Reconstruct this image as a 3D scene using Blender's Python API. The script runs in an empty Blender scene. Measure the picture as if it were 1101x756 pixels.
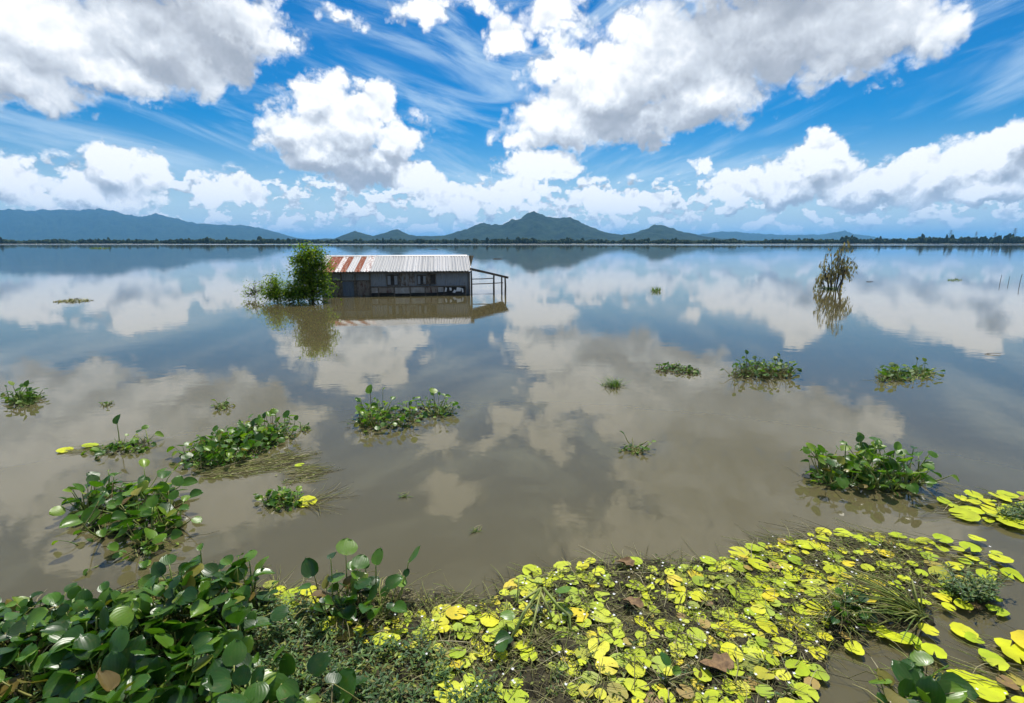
import bpy, math, random
from mathutils import Vector, Matrix, Euler, noise as mnoise
import numpy as np
R = math.radians
rnd = random.Random(7)
scene = bpy.context.scene
COL = scene.collection

# ------------------------------------------------------------------ camera
FPX, W0, H0, PITCH, CAMH = 550.0, 1101.0, 756.0, R(12.01), 2.5
cam_d = bpy.data.cameras.new('camera')
cam = bpy.data.objects.new('camera', cam_d); COL.objects.link(cam)
cam.location = (0, 0, CAMH)
cam.rotation_euler = (R(90) - PITCH, 0, 0)
cam_d.sensor_width = 36.0; cam_d.lens = 36.0 * FPX / W0
cam_d.clip_start = 0.05; cam_d.clip_end = 120000
scene.camera = cam

def ray(px, py):
    """direction in the world that the photograph's point (px, py) looks along"""
    cx, cy = (px - W0 / 2) / FPX, (H0 / 2 - py) / FPX
    return Vector((cx, math.cos(PITCH) + cy * math.sin(PITCH), -math.sin(PITCH) + cy * math.cos(PITCH)))
def ground(px, py, z=0.0):
    d = ray(px, py); t = (z - CAMH) / d.z
    return Vector((d.x * t, d.y * t, z))
def project(p):
    y, z = p[1], p[2] - CAMH
    fw = y * math.cos(PITCH) - z * math.sin(PITCH); up = y * math.sin(PITCH) + z * math.cos(PITCH)
    return W0 / 2 + FPX * p[0] / fw, H0 / 2 - FPX * up / fw
def azel(px, py):
    d = ray(px, py).normalized()
    return math.atan2(d.x, d.y), math.asin(d.z)

# ------------------------------------------------------------------ light and exposure
SUN_EL, SUN_AZ = R(62), R(6)
sun_dir = Vector((math.sin(SUN_AZ) * math.cos(SUN_EL), math.cos(SUN_AZ) * math.cos(SUN_EL), math.sin(SUN_EL)))
sd = bpy.data.lights.new('sun', 'SUN'); sd.energy = 4.3; sd.angle = R(0.53); sd.color = (1.0, 0.955, 0.88)
sun = bpy.data.objects.new('sun', sd); COL.objects.link(sun)
sun.rotation_euler = sun_dir.to_track_quat('Z', 'Y').to_euler()
sun.location = (0, 60, 120)
vs = scene.view_settings
vs.view_transform = 'Standard'; vs.look = 'None'; vs.exposure = 0.16; vs.gamma = 1.0; vs.use_curve_mapping = False
scene.display_settings.display_device = 'sRGB'
cy = scene.cycles
cy.use_denoising = True; cy.max_bounces = 8; cy.diffuse_bounces = 3; cy.glossy_bounces = 4
cy.transmission_bounces = 4; cy.volume_bounces = 1; cy.transparent_max_bounces = 8
cy.caustics_reflective = False; cy.caustics_refractive = False
cy.sample_clamp_indirect = 6.0
cy.use_adaptive_sampling = True; cy.adaptive_threshold = 0.02; cy.adaptive_min_samples = 16

# ------------------------------------------------------------------ node helpers
class NT:
    def __init__(s, tree): s.t = tree; s.n = tree.nodes; s.l = tree.links
    def put(s, node, i, v):
        if v is None: return
        if isinstance(v, bpy.types.NodeSocket): s.l.new(v, node.inputs[i])
        else:
            sock = node.inputs[i]
            if isinstance(v, (tuple, list)) and sock.type == 'RGBA' and len(v) == 3: v = (*v, 1.0)
            sock.default_value = v
    def m(s, op, a, b=None, c=None, clamp=False):
        n = s.n.new('ShaderNodeMath'); n.operation = op; n.use_clamp = clamp
        s.put(n, 0, a); s.put(n, 1, b); s.put(n, 2, c); return n.outputs[0]
    def v(s, op, a, b=None, c=None):
        n = s.n.new('ShaderNodeVectorMath'); n.operation = op
        s.put(n, 0, a); s.put(n, 1, b); s.put(n, 2, c)
        return n.outputs['Value'] if op in ('LENGTH', 'DOT_PRODUCT', 'DISTANCE') else n.outputs[0]
    def noise(s, vec, scale, detail=2.0, rough=0.5, dist=0.0, color=False, dim='3D'):
        n = s.n.new('ShaderNodeTexNoise'); n.noise_dimensions = dim
        s.put(n, 'Vector', vec); s.put(n, 'Scale', scale); s.put(n, 'Detail', detail)
        s.put(n, 'Roughness', rough); s.put(n, 'Distortion', dist)
        return n.outputs['Color' if color else 0]
    def sstep(s, x, a, b, lo=0.0, hi=1.0, smooth=True):
        n = s.n.new('ShaderNodeMapRange'); n.interpolation_type = 'SMOOTHSTEP' if smooth else 'LINEAR'; n.clamp = True
        s.put(n, 0, x); s.put(n, 1, a); s.put(n, 2, b); s.put(n, 3, lo); s.put(n, 4, hi); return n.outputs[0]
    def mix(s, f, a, b, blend='MIX'):
        n = s.n.new('ShaderNodeMix'); n.data_type = 'RGBA'; n.blend_type = blend
        s.put(n, 0, f)
        for i, v in ((6, a), (7, b)): s.put(n, i, v)
        return n.outputs[2]
    def ramp(s, f, stops):
        n = s.n.new('ShaderNodeValToRGB'); e = n.color_ramp.elements
        while len(e) < len(stops): e.new(0.5)
        for el, (p, c) in zip(e, stops): el.position = p; el.color = (*c, 1.0)
        s.put(n, 0, f); return n.outputs[0]
    def xyz(s, v):
        n = s.n.new('ShaderNodeSeparateXYZ'); s.put(n, 0, v); return n.outputs
    def comb(s, x, y, z=0.0):
        n = s.n.new('ShaderNodeCombineXYZ'); s.put(n, 0, x); s.put(n, 1, y); s.put(n, 2, z); return n.outputs[0]
    def bump(s, h, strength, dist):
        n = s.n.new('ShaderNodeBump'); s.put(n, 'Height', h); s.put(n, 'Strength', strength); s.put(n, 'Distance', dist)
        return n.outputs[0]

# ------------------------------------------------------------------ sky with clouds
SKY_STRENGTH = 0.10
world = bpy.data.worlds.new('World'); scene.world = world; world.use_nodes = True
world.cycles.sampling_method = 'NONE'
def build_sky():
    nt = NT(world.node_tree); nt.n.clear()
    out = nt.n.new('ShaderNodeOutputWorld'); bg = nt.n.new('ShaderNodeBackground')
    nt.l.new(bg.outputs[0], out.inputs[0]); bg.inputs[1].default_value = SKY_STRENGTH
    sky = nt.n.new('ShaderNodeTexSky'); sky.sky_type = 'NISHITA'; sky.sun_disc = False
    sky.sun_elevation = SUN_EL; sky.sun_rotation = SUN_AZ
    sky.altitude = 0; sky.air_density = 1.0; sky.dust_density = 0.35; sky.ozone_density = 3.0
    hs = nt.n.new('ShaderNodeHueSaturation'); hs.inputs['Saturation'].default_value = 1.75
    hs.inputs['Value'].default_value = 0.84; hs.inputs['Hue'].default_value = 0.503
    nt.l.new(sky.outputs[0], hs.inputs['Color'])
    d = nt.n.new('ShaderNodeTexCoord').outputs['Generated']
    X, Y, Z = nt.xyz(d)
    u = nt.m('ARCTAN2', X, Y); el = nt.m('ARCSINE', Z)
    P0 = nt.comb(u, el)
    # uneven outlines
    wn = nt.v('SUBTRACT', nt.noise(d, 11.0, 5.0, 0.66, color=True), (0.5, 0.5, 0.5))
    Pw = nt.v('MULTIPLY_ADD', wn, (0.10, 0.085, 0.0), P0)
    # (px, py, rx, ry, weight)
    B = [
      # high cloud over the mountains, and on upward
      (45, 35, 150, 85, 1), (170, 40, 140, 78, 1), (255, 28, 80, 48, 1), (15, 75, 100, 52, 1), (120, 80, 95, 40, 1),
      (205, 72, 62, 46, 1), (120, -80, 220, 110, 1), (-110, -20, 170, 130, 1), 
      # cumulus in the middle
      (340, 103, 46, 34, 1), (318, 140, 48, 36, 1), (368, 135, 58, 48, 1), (402, 112, 30, 32, 1), (428, 153, 40, 36, 1),
      (400, 178, 62, 30, 1), (442, 192, 40, 22, 1), (350, 163, 55, 28, 1),
      # shreds along the top
      (372, 22, 40, 14, .62), (455, 8, 44, 30, .8), (515, 10, 30, 18, .7), (545, 38, 28, 32, .8), (470, -70, 60, 45, .8), 
      # the long grey cloud
      (600, 132, 75, 38, 1), (568, 152, 44, 18, .9), (650, 100, 95, 62, 1), (715, 62, 120, 76, 1), (820, 42, 140, 78, 1),
      (925, 28, 120, 70, 1), (1000, 28, 55, 50, .9), (700, 128, 60, 32, 1), (765, 100, 90, 46, 1), (612, 78, 60, 36, .9), (596, 22, 60, 46, .62),
      (860, -70, 240, 100, 1), (780, -190, 200, 130, 1), (700, -330, 150, 140, .9), (1080, -150, 160, 100, .8), (760, -560, 220, 160, .8),
      (585, 181, 58, 21, 1),
      # low cumulus
      (0, 196, 60, 36, 1), (128, 184, 52, 36, 1), (105, 208, 85, 26, 1), (242, 206, 46, 22, 1), 
      (782, 205, 34, 20, .9), (868, 184, 62, 36, 1), (884, 160, 34, 22, 1), (842, 204, 54, 24, 1), (932, 202, 64, 26, 1),
      (1002, 190, 56, 26, 1), (1060, 172, 64, 38, 1), (1096, 154, 44, 32, 1), (1055, 203, 84, 24, 1), (1140, 185, 80, 48, 1),
      (656, 212, 44, 16, .9), (692, 210, 28, 14, .9), (755, 178, 20, 11, .75), (548, 206, 44, 20, .9), (488, 214, 54, 20, .9),
      ]
    def field(P, blobs):
        h = None
        for (px, py, rx, ry, w) in blobs:
            c0, c1 = azel(px, py)
            ru = abs(azel(px + rx, py)[0] - azel(px - rx, py)[0]) / 2
            re = abs(azel(px, py - ry)[1] - azel(px, py + ry)[1]) / 2
            s = 1.20
            iu, ie = 1 / (ru * s), 1 / (re * s)
            q = nt.v('MULTIPLY_ADD', P, (iu, ie, 0.0), (-c0 * iu, -c1 * ie, 0.0))
            f = nt.m('MULTIPLY_ADD', nt.v('LENGTH', q), -w, w)
            h = nt.m('MAXIMUM', f, 0.0) if h is None else nt.m('SMOOTH_MAX', h, f, 0.10)
        return h
    H1 = field(Pw, B)
    H2 = field(nt.v('ADD', Pw, nt.comb(nt.m('MULTIPLY', u, -0.02), nt.sstep(el, 0.06, 0.30, 0.022, 0.045))), [b for b in B if b[2] * b[3] > 1250 and b[4] > .85 and b[1] > -100])
    # clouds elsewhere round the sky, of the same kind
    dn = nt.noise(nt.v('MULTIPLY', d, (1, 1, 1.9)), 3.2, 3.0, 0.55)
    au = nt.m('ABSOLUTE', u)
    away = nt.m('MAXIMUM', nt.sstep(au, 0.85, 1.15), nt.sstep(el, 0.72, 0.95))
    other = nt.m('MULTIPLY', nt.sstep(dn, 0.47, 0.75, smooth=False), away)
    H1 = nt.m('MAXIMUM', H1, other)
    # small cumulus rows above the horizon
    bd = nt.noise(nt.v('MULTIPLY', d, (1, 1, 1.45)), 30.0, 5.0, 0.56)
    bd2 = nt.noise(nt.v('ADD', nt.v('MULTIPLY', d, (1, 1, 1.45)), (0, 0, 0.018)), 30.0, 4.0, 0.56)
    band = nt.m('MULTIPLY', nt.sstep(el, 0.0, 0.03), nt.sstep(el, 0.15, 0.05))
    low = nt.m('MULTIPLY', nt.sstep(bd, 0.47, 0.72, smooth=False), band)
    # rounded billows
    def billow(vec):
        b = None
        for sc, a in ((17.0, 0.54), (39.0, 0.32), (88.0, 0.15), (190.0, 0.06)):
            n = nt.noise(vec, sc, 0.0)
            t = nt.m('ABSOLUTE', nt.m('MULTIPLY_ADD', n, 2.0, -1.0))
            b = nt.m('MULTIPLY', t, a) if b is None else nt.m('MULTIPLY_ADD', t, a, b)
        return b
    dw = nt.v('MULTIPLY_ADD', wn, (0.03, 0.03, 0.03), d)
    s3 = Vector((0, 0, 1)) * 0.9 + sun_dir * 0.5
    B1 = billow(dw)
    B2 = billow(nt.v('ADD', dw, tuple(s3.normalized() * 0.016)))
    F = nt.m('ADD', H1, nt.m('MULTIPLY_ADD', B1, 0.85, -0.27))
    F = nt.m('MULTIPLY', F, nt.sstep(H1, 0.0, 0.12))
    a1 = nt.sstep(F, 0.10, nt.sstep(el, 0.22, 0.08, 0.44, 0.30))
    a2 = nt.sstep(low, 0.06, 0.22)
    alpha = nt.m('MAXIMUM', a1, nt.m('MULTIPLY', a2, 0.92))
    # light: thinner towards the sun is bright, thick and low is grey
    l1 = nt.m('SUBTRACT', B1, B2)
    l2 = nt.m('SUBTRACT', H1, H2)
    thick = nt.m('MULTIPLY', nt.sstep(F, 0.40, 1.05), nt.sstep(el, 0.05, 0.36))
    under = None                       # broad deep parts of the big clouds, where little light gets through
    for (px, py, rx, ry) in ((850, 20, 210, 95), (205, 40, 130, 70), (690, 130, 90, 26), (840, -90, 260, 110), (395, 180, 80, 22)):
        c0, c1 = azel(px, py)
        ru = abs(azel(px + rx, py)[0] - azel(px - rx, py)[0]) / 2
        re = abs(azel(px, py - ry)[1] - azel(px, py + ry)[1]) / 2
        q = nt.v('MULTIPLY_ADD', Pw, (1 / ru, 1 / re, 0.0), (-c0 / ru, -c1 / re, 0.0))
        f = nt.m('SUBTRACT', 1.0, nt.v('LENGTH', q))
        under = nt.m('MAXIMUM', f, 0.0) if under is None else nt.m('SMOOTH_MAX', under, f, 0.1)
    under = nt.m('MULTIPLY', under, nt.sstep(H1, 0.10, 0.42))
    lum = nt.m('MULTIPLY_ADD', l1, nt.sstep(el, 0.24, 0.08, 0.62, 1.15), 0.79)
    lum = nt.m('MULTIPLY_ADD', nt.m('MINIMUM', l2, 0.22), nt.sstep(el, 0.24, 0.08, 0.95, 1.35), lum)
    lum = nt.m('MULTIPLY_ADD', thick, -0.12, lum)
    lum = nt.m('MULTIPLY_ADD', under, -0.50, lum)
    lum = nt.m('MULTIPLY_ADD', nt.noise(d, 9.0, 2.0, 0.5), 0.26, nt.m('ADD', lum, -0.13))
    lum2 = nt.m('MULTIPLY_ADD', nt.m('SUBTRACT', bd, bd2), 4.0, 0.76)
    lum = nt.m('MINIMUM', nt.m('MAXIMUM', nt.mix(a1, lum2, lum), 0.16), 1.0)
    cc = nt.ramp(lum, [(0.0, (0.30, 0.33, 0.38)), (0.40, (0.44, 0.47, 0.52)), (0.68, (0.66, 0.70, 0.75)), (0.97, (1.0, 1.0, 1.0))])
    cc = nt.v('SCALE', cc); cc.node.inputs['Scale'].default_value = 1.06 / SKY_STRENGTH
    # high thin streaks
    side = nt.sstep(u, -0.15, 0.25)
    def along(k):
        l_, r_ = R(-14), R(17)
        v_ = ((math.cos(l_), math.sin(l_), 0), (math.cos(r_), math.sin(r_), 0)) if k == 0 else ((-math.sin(l_), math.cos(l_), 0), (-math.sin(r_), math.cos(r_), 0))
        p, q = nt.v('DOT_PRODUCT', P0, v_[0]), nt.v('DOT_PRODUCT', P0, v_[1])
        return nt.m('MULTIPLY_ADD', side, nt.m('SUBTRACT', q, p), p)
    st = nt.noise(nt.comb(nt.m('MULTIPLY', along(0), 2.5), nt.m('MULTIPLY', along(1), 16.0), 3.0), 1.0, 5.0, 0.62, 0.6)
    ci = nt.m('MULTIPLY', nt.sstep(st, 0.42, 0.72), 0.66)
    ci = nt.m('MULTIPLY', ci, nt.sstep(el, 1.2, 0.5))
    lowhaze = nt.m('MULTIPLY', nt.sstep(el, 0.18, -0.01), 0.75)
    ci = nt.m('MAXIMUM', ci, lowhaze)
    skyc = nt.mix(ci, hs.outputs[0], tuple(c / SKY_STRENGTH for c in (0.60, 0.76, 0.90)))
    far = nt.m('MULTIPLY', nt.sstep(el, 0.12, 0.0), 0.15)      # low clouds stand far off in the air
    cc = nt.mix(far, cc, tuple(c / SKY_STRENGTH for c in (0.50, 0.66, 0.84)))
    fin = nt.mix(alpha, skyc, cc)
    nt.l.new(fin, bg.inputs[0])
build_sky()
#@@SECTION2
# ------------------------------------------------------------------ object helpers
def tag(o, label=None, cat=None, group=None, kind=None):
    if label: o['label'] = label
    if cat: o['category'] = cat
    if group: o['group'] = group
    if kind: o['kind'] = kind
    return o
def empty(name, loc, rz=0.0):
    o = bpy.data.objects.new(name, None); COL.objects.link(o); o.empty_display_size = 0.2
    o.location = loc; o.rotation_euler = (0, 0, rz); return o
def link(name, me, parent=None, matrix=None):
    o = bpy.data.objects.new(name, me); COL.objects.link(o)
    if parent is not None: o.parent = parent
    if matrix is not None: o.matrix_basis = matrix
    return o
class MB:
    """collects vertices and faces, builds one mesh"""
    def __init__(s): s.v = []; s.f = []; s.mi = []
    def add(s, verts, faces, mi=0):
        b = len(s.v); s.v += [tuple(p) for p in verts]
        s.f += [tuple(i + b for i in f) for f in faces]; s.mi += [mi] * len(faces)
    def box(s, x0, x1, y0, y1, z0, z1, mi=0):
        s.add([(x0,y0,z0),(x1,y0,z0),(x1,y1,z0),(x0,y1,z0),(x0,y0,z1),(x1,y0,z1),(x1,y1,z1),(x0,y1,z1)],
              [(0,3,2,1),(4,5,6,7),(0,1,5,4),(1,2,6,5),(2,3,7,6),(3,0,4,7)], mi)
    def tube(s, pts, radii, n=5, mi=0, cap=True):
        pts = [Vector(p) for p in pts]; rings = []; b = len(s.v)
        prev = None
        for i, p in enumerate(pts):
            t = (pts[min(i+1, len(pts)-1)] - pts[max(i-1, 0)])
            t = t.normalized() if t.length > 1e-9 else Vector((0,0,1))
            if prev is None:
                a = Vector((1,0,0)) if abs(t.x) < 0.8 else Vector((0,1,0))
                e1 = t.cross(a).normalized()
            else:
                e1 = (prev - t * prev.dot(t)); e1 = e1.normalized() if e1.length > 1e-6 else t.orthogonal().normalized()
            prev = e1; e2 = t.cross(e1)
            r = radii[i] if hasattr(radii, '__len__') else radii
            for k in range(n):
                an = 2*math.pi*k/n
                s.v.append(tuple(p + e1*(math.cos(an)*r) + e2*(math.sin(an)*r)))
        for i in range(len(pts)-1):
            for k in range(n):
                s.f.append((b+i*n+k, b+i*n+(k+1)%n, b+(i+1)*n+(k+1)%n, b+(i+1)*n+k)); s.mi.append(mi)
        if cap and n > 2:
            s.f.append(tuple(b+k for k in reversed(range(n)))); s.mi.append(mi)
            e = b+(len(pts)-1)*n; s.f.append(tuple(e+k for k in range(n))); s.mi.append(mi)
    def mesh(s, name, mats, smooth=False):
        me = bpy.data.meshes.new(name); me.from_pydata(s.v, [], s.f)
        for m in (mats if isinstance(mats, (list, tuple)) else [mats]): me.materials.append(m)
        if any(s.mi): me.polygons.foreach_set('material_index', s.mi)
        if smooth: me.polygons.foreach_set('use_smooth', [True]*len(s.f))
        me.update(); return me
    def build(s, name, mats, parent=None, smooth=False):
        return link(name, s.mesh(name, mats, smooth), parent)

def fbm(x, y, z=0.0, o=4):
    return mnoise.fractal(Vector((x, y, z)), 1.0, 2.0, o)

# ------------------------------------------------------------------ materials
def material(name):
    m = bpy.data.materials.new(name); m.use_nodes = True
    nt = NT(m.node_tree); nt.n.clear()
    out = nt.n.new('ShaderNodeOutputMaterial'); return m, nt, out
def principled(nt, out, color, rough=0.6, normal=None, spec=0.5, metal=0.0, ior=None):
    p = nt.n.new('ShaderNodeBsdfPrincipled')
    nt.put(p, 'Base Color', color); nt.put(p, 'Roughness', rough); nt.put(p, 'Metallic', metal)
    nt.put(p, 'Specular IOR Level', spec)
    if ior: nt.put(p, 'IOR', ior)
    if normal is not None: nt.l.new(normal, p.inputs['Normal'])
    nt.l.new(p.outputs[0], out.inputs[0]); return p
def objco(nt): return nt.n.new('ShaderNodeTexCoord').outputs['Object']
def geo_pos(nt): return nt.n.new('ShaderNodeNewGeometry').outputs['Position']
def obj_rand(nt): return nt.n.new('ShaderNodeObjectInfo').outputs['Random']
def isl_rand(nt): return nt.n.new('ShaderNodeNewGeometry').outputs['Random Per Island']

def leaf_material(name, stops, rough=0.35, trans=0.35, rand='obj', vein=True, blotch=0.35, blotch_col=(0.18, 0.13, 0.03), tint=(1.3, 1.5, 0.45), spec=0.5):
    m, nt, out = material(name)
    r = obj_rand(nt) if rand == 'obj' else isl_rand(nt)
    col = nt.ramp(r, stops)
    P = geo_pos(nt)
    n1 = nt.noise(P, 38.0, 3.0, 0.6)
    col = nt.mix(nt.m('MULTIPLY', nt.sstep(n1, 0.55, 0.78), blotch), col, blotch_col)
    n2 = nt.noise(P, 9.0, 2.0)
    hv = nt.n.new('ShaderNodeHueSaturation'); nt.put(hv, 'Value', nt.m('MULTIPLY_ADD', n2, 0.9, 0.55)); nt.put(hv, 'Color', col)
    col = hv.outputs[0]
    nrm = None
    if vein:
        x, y, z = nt.xyz(objco(nt))
        fan = nt.m('DIVIDE', x, nt.m('ADD', nt.m('ABSOLUTE', nt.m('SUBTRACT', nt.m('MULTIPLY', y, nt.m('SUBTRACT', 1.06, y)), -0.05)), 0.02))
        wv = nt.m('SINE', nt.m('MULTIPLY', fan, 17.0))
        nrm = nt.bump(wv, 0.06, 0.004)
        col = nt.mix(nt.m('MULTIPLY', nt.sstep(wv, 0.55, 1.0), 0.05), col, (0.16, 0.30, 0.05))
    p = nt.n.new('ShaderNodeBsdfPrincipled')
    nt.put(p, 'Base Color', col); nt.put(p, 'Roughness', nt.m('MULTIPLY_ADD', n1, 0.25, rough - 0.1)); nt.put(p, 'Specular IOR Level', spec)
    if nrm is not None: nt.l.new(nrm, p.inputs['Normal'])
    t = nt.n.new('ShaderNodeBsdfTranslucent'); nt.put(t, 'Color', nt.v('MULTIPLY', col, tint))
    mx = nt.n.new('ShaderNodeMixShader'); mx.inputs[0].default_value = trans
    nt.l.new(p.outputs[0], mx.inputs[1]); nt.l.new(t.outputs[0], mx.inputs[2]); nt.l.new(mx.outputs[0], out.inputs[0])
    return m

M = {}
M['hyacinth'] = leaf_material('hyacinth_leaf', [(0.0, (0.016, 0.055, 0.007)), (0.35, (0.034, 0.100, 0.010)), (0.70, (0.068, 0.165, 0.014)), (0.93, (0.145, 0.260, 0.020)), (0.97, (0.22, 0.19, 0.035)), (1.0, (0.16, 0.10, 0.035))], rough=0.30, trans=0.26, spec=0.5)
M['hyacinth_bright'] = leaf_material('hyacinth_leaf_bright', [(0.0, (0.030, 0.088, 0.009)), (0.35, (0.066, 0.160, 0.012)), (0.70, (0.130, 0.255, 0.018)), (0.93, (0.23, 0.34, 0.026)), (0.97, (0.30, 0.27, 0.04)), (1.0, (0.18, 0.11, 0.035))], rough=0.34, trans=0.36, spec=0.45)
M['hyacinth_stalk'] = leaf_material('hyacinth_stalk', [(0.0, (0.12, 0.20, 0.030)), (0.5, (0.24, 0.30, 0.055)), (0.8, (0.36, 0.37, 0.10)), (1.0, (0.14, 0.09, 0.035))], rough=0.5, trans=0.1, vein=False)
M['pad'] = leaf_material('pad_leaf', [(0.0, (0.30, 0.42, 0.012)), (0.25, (0.44, 0.53, 0.010)), (0.55, (0.56, 0.61, 0.010)), (0.76, (0.66, 0.63, 0.012)), (0.86, (0.70, 0.55, 0.018)), (0.92, (0.24, 0.32, 0.030)), (0.965, (0.42, 0.30, 0.06)), (1.0, (0.24, 0.15, 0.06))], rough=0.5, trans=0.15, vein=False, blotch=0.55, blotch_col=(0.46, 0.36, 0.02), tint=(1.0, 1.1, 0.4), spec=0.3)
M['pad_fresh'] = leaf_material('fresh_pad_leaf', [(0.0, (0.40, 0.52, 0.010)), (0.5, (0.56, 0.62, 0.010)), (1.0, (0.66, 0.63, 0.014))], rough=0.5, trans=0.15, vein=False, blotch=0.3, blotch_col=(0.46, 0.36, 0.02), tint=(1.0, 1.1, 0.4), spec=0.3)
M['small_leaf'] = leaf_material('small_leaf', [(0.0, (0.026, 0.072, 0.018)), (0.45, (0.060, 0.140, 0.030)), (0.8, (0.13, 0.22, 0.04)), (0.93, (0.28, 0.32, 0.04)), (1.0, (0.16, 0.10, 0.04))], rough=0.5, trans=0.25, rand='isl', vein=False)
M['far_leaf'] = leaf_material('clump_leaf', [(0.0, (0.032, 0.090, 0.012)), (0.5, (0.072, 0.160, 0.018)), (0.85, (0.14, 0.24, 0.025)), (0.95, (0.22, 0.26, 0.04)), (1.0, (0.14, 0.09, 0.03))], rough=0.5, trans=0.3, rand='isl', vein=False, spec=0.3)
M['strand'] = leaf_material('strand', [(0.0, (0.065, 0.052, 0.020)), (0.35, (0.16, 0.145, 0.034)), (0.65, (0.22, 0.27, 0.038)), (0.85, (0.34, 0.30, 0.11)), (1.0, (0.48, 0.42, 0.24))], rough=0.6, trans=0.1, rand='isl', vein=False)
M['weed_leaf'] = leaf_material('weed_leaf', [(0.0, (0.045, 0.075, 0.016)), (0.4, (0.09, 0.14, 0.022)), (0.75, (0.18, 0.23, 0.028)), (1.0, (0.32, 0.34, 0.04))], rough=0.5, trans=0.2, rand='isl', vein=False, spec=0.3)
M['tree_leaf'] = leaf_material('tree_leaf', [(0.0, (0.050, 0.105, 0.014)), (0.45, (0.125, 0.215, 0.024)), (0.8, (0.21, 0.30, 0.032)), (1.0, (0.33, 0.36, 0.045))], rough=0.55, trans=0.55, rand='isl', vein=False, spec=0.25)
M['dry_leaf'] = leaf_material('dry_leaf', [(0.0, (0.12, 0.12, 0.085)), (0.45, (0.25, 0.22, 0.145)), (0.8, (0.38, 0.30, 0.18)), (1.0, (0.46, 0.31, 0.17))], rough=0.6, trans=0.4, rand='isl', vein=False)
def simple(name, c1, c2, scale=8.0, rough=0.8, bumpd=0.0, detail=5.0, metal=0.0, space='obj'):
    m, nt, out = material(name)
    P = objco(nt) if space == 'obj' else geo_pos(nt)
    n = nt.noise(P, scale, detail, 0.6)
    col = nt.mix(nt.sstep(n, 0.32, 0.68), c1, c2)
    principled(nt, out, col, rough, nt.bump(n, 0.6, bumpd) if bumpd else None, 0.3, metal)
    return m
M['bark'] = simple('bark', (0.05, 0.040, 0.028), (0.13, 0.11, 0.08), 14, 0.9, 0.02)
M['mud'] = simple('root_mass', (0.016, 0.013, 0.007), (0.060, 0.052, 0.022), 26, 0.85, 0.02, space='geo')
M['flower'] = simple('flower', (0.78, 0.78, 0.72), (0.82, 0.82, 0.80), 30, 0.5)
M['dead_leaf'] = simple('dead_leaf', (0.26, 0.16, 0.07), (0.13, 0.075, 0.035), 30, 0.7, 0.004)

# ------------------------------------------------------------------ water
def water_material():
    m, nt, out = material('flood_water')
    P = geo_pos(nt); x, y, z = nt.xyz(P)
    n = nt.noise(P, 0.35, 4.0, 0.55)
    n2 = nt.noise(nt.v('MULTIPLY', P, (0.05, 0.05, 0.05)), 1.0, 3.0, 0.5)
    col = nt.mix(n, (0.096, 0.081, 0.036), (0.116, 0.100, 0.048))
    col = nt.mix(n2, col, (0.108, 0.093, 0.045))
    # ripples: faint everywhere, ruffled by wind in long bands far out
    w1 = nt.noise(nt.v('MULTIPLY', P, (2.2, 3.6, 1)), 1.0, 3.0, 0.5)
    w2 = nt.noise(nt.v('MULTIPLY', P, (9, 15, 1)), 1.0, 2.0, 0.5)
    w3 = nt.noise(nt.v('MULTIPLY', P, (0.3, 0.5, 1)), 1.0, 2.0, 0.5)
    patch = nt.sstep(nt.noise(nt.v('MULTIPLY', P, (0.012, 0.05, 1)), 1.0, 3.0, 0.55), 0.42, 0.66)
    h = nt.m('ADD', nt.m('MULTIPLY', w1, 0.0012), nt.m('MULTIPLY', nt.m('MULTIPLY', w2, patch), 0.0008))
    h = nt.m('ADD', h, nt.m('MULTIPLY', w3, 0.0018))
    nrm = nt.bump(h, 1.0, 1.0)
    wind = nt.m('MULTIPLY', nt.sstep(y, 330.0, 800.0), nt.sstep(nt.noise(nt.v('MULTIPLY', P, (0.0011, 0.0055, 1)), 1.0, 3.0, 0.5), 0.36, 0.60))
    near = nt.m('MULTIPLY', patch, 0.012)
    rough = nt.m('ADD', nt.m('MULTIPLY', wind, 0.24), nt.m('ADD', near, 0.006))
    principled(nt, out, col, rough, nrm, 0.5, 0.0, 1.45)
    return m
M['water'] = water_material()
def build_water():
    half = [0, 1.5, 3, 4.5, 6, 8, 11, 15, 20, 28, 40, 60, 100, 180, 350, 700, 1500, 4000, 12000, 40000]
    cs = sorted(set([-a for a in half] + half)); n = len(cs)
    mb = MB(); mb.add([(x, y, 0) for y in cs for x in cs],
        [(j*n+i, j*n+i+1, (j+1)*n+i+1, (j+1)*n+i) for j in range(n-1) for i in range(n-1)])
    tag(mb.build('water', M['water']), 'calm brown flood water mirroring the clouds', kind='structure')
build_water()

# ------------------------------------------------------------------ far shore, hills, treeline, pylons
def hill_material(name, c1, c2):
    m, nt, out = material(name)
    P = geo_pos(nt)
    n = nt.noise(P, 0.012, 6.0, 0.65); n2 = nt.noise(P, 0.05, 4.0, 0.6)
    col = nt.mix(nt.sstep(n, 0.35, 0.65), c1, c2)
    col = nt.mix(nt.m('MULTIPLY', nt.sstep(n2, 0.62, 0.74), 0.5), col, (0.07, 0.075, 0.05))
    principled(nt, out, col, 0.95, nt.bump(n2, 1.0, 14.0), 0.1)
    return m
M['hill'] = hill_material('forested_slope', (0.008, 0.022, 0.012), (0.026, 0.050, 0.022))
M['shore'] = simple('shore_ground', (0.05, 0.07, 0.025), (0.12, 0.12, 0.06), 0.02, 0.95, space='geo')
M['far_tree'] = simple('far_tree', (0.014, 0.030, 0.010), (0.042, 0.070, 0.022), 0.09, 0.95, 1.2, space='geo')
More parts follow.
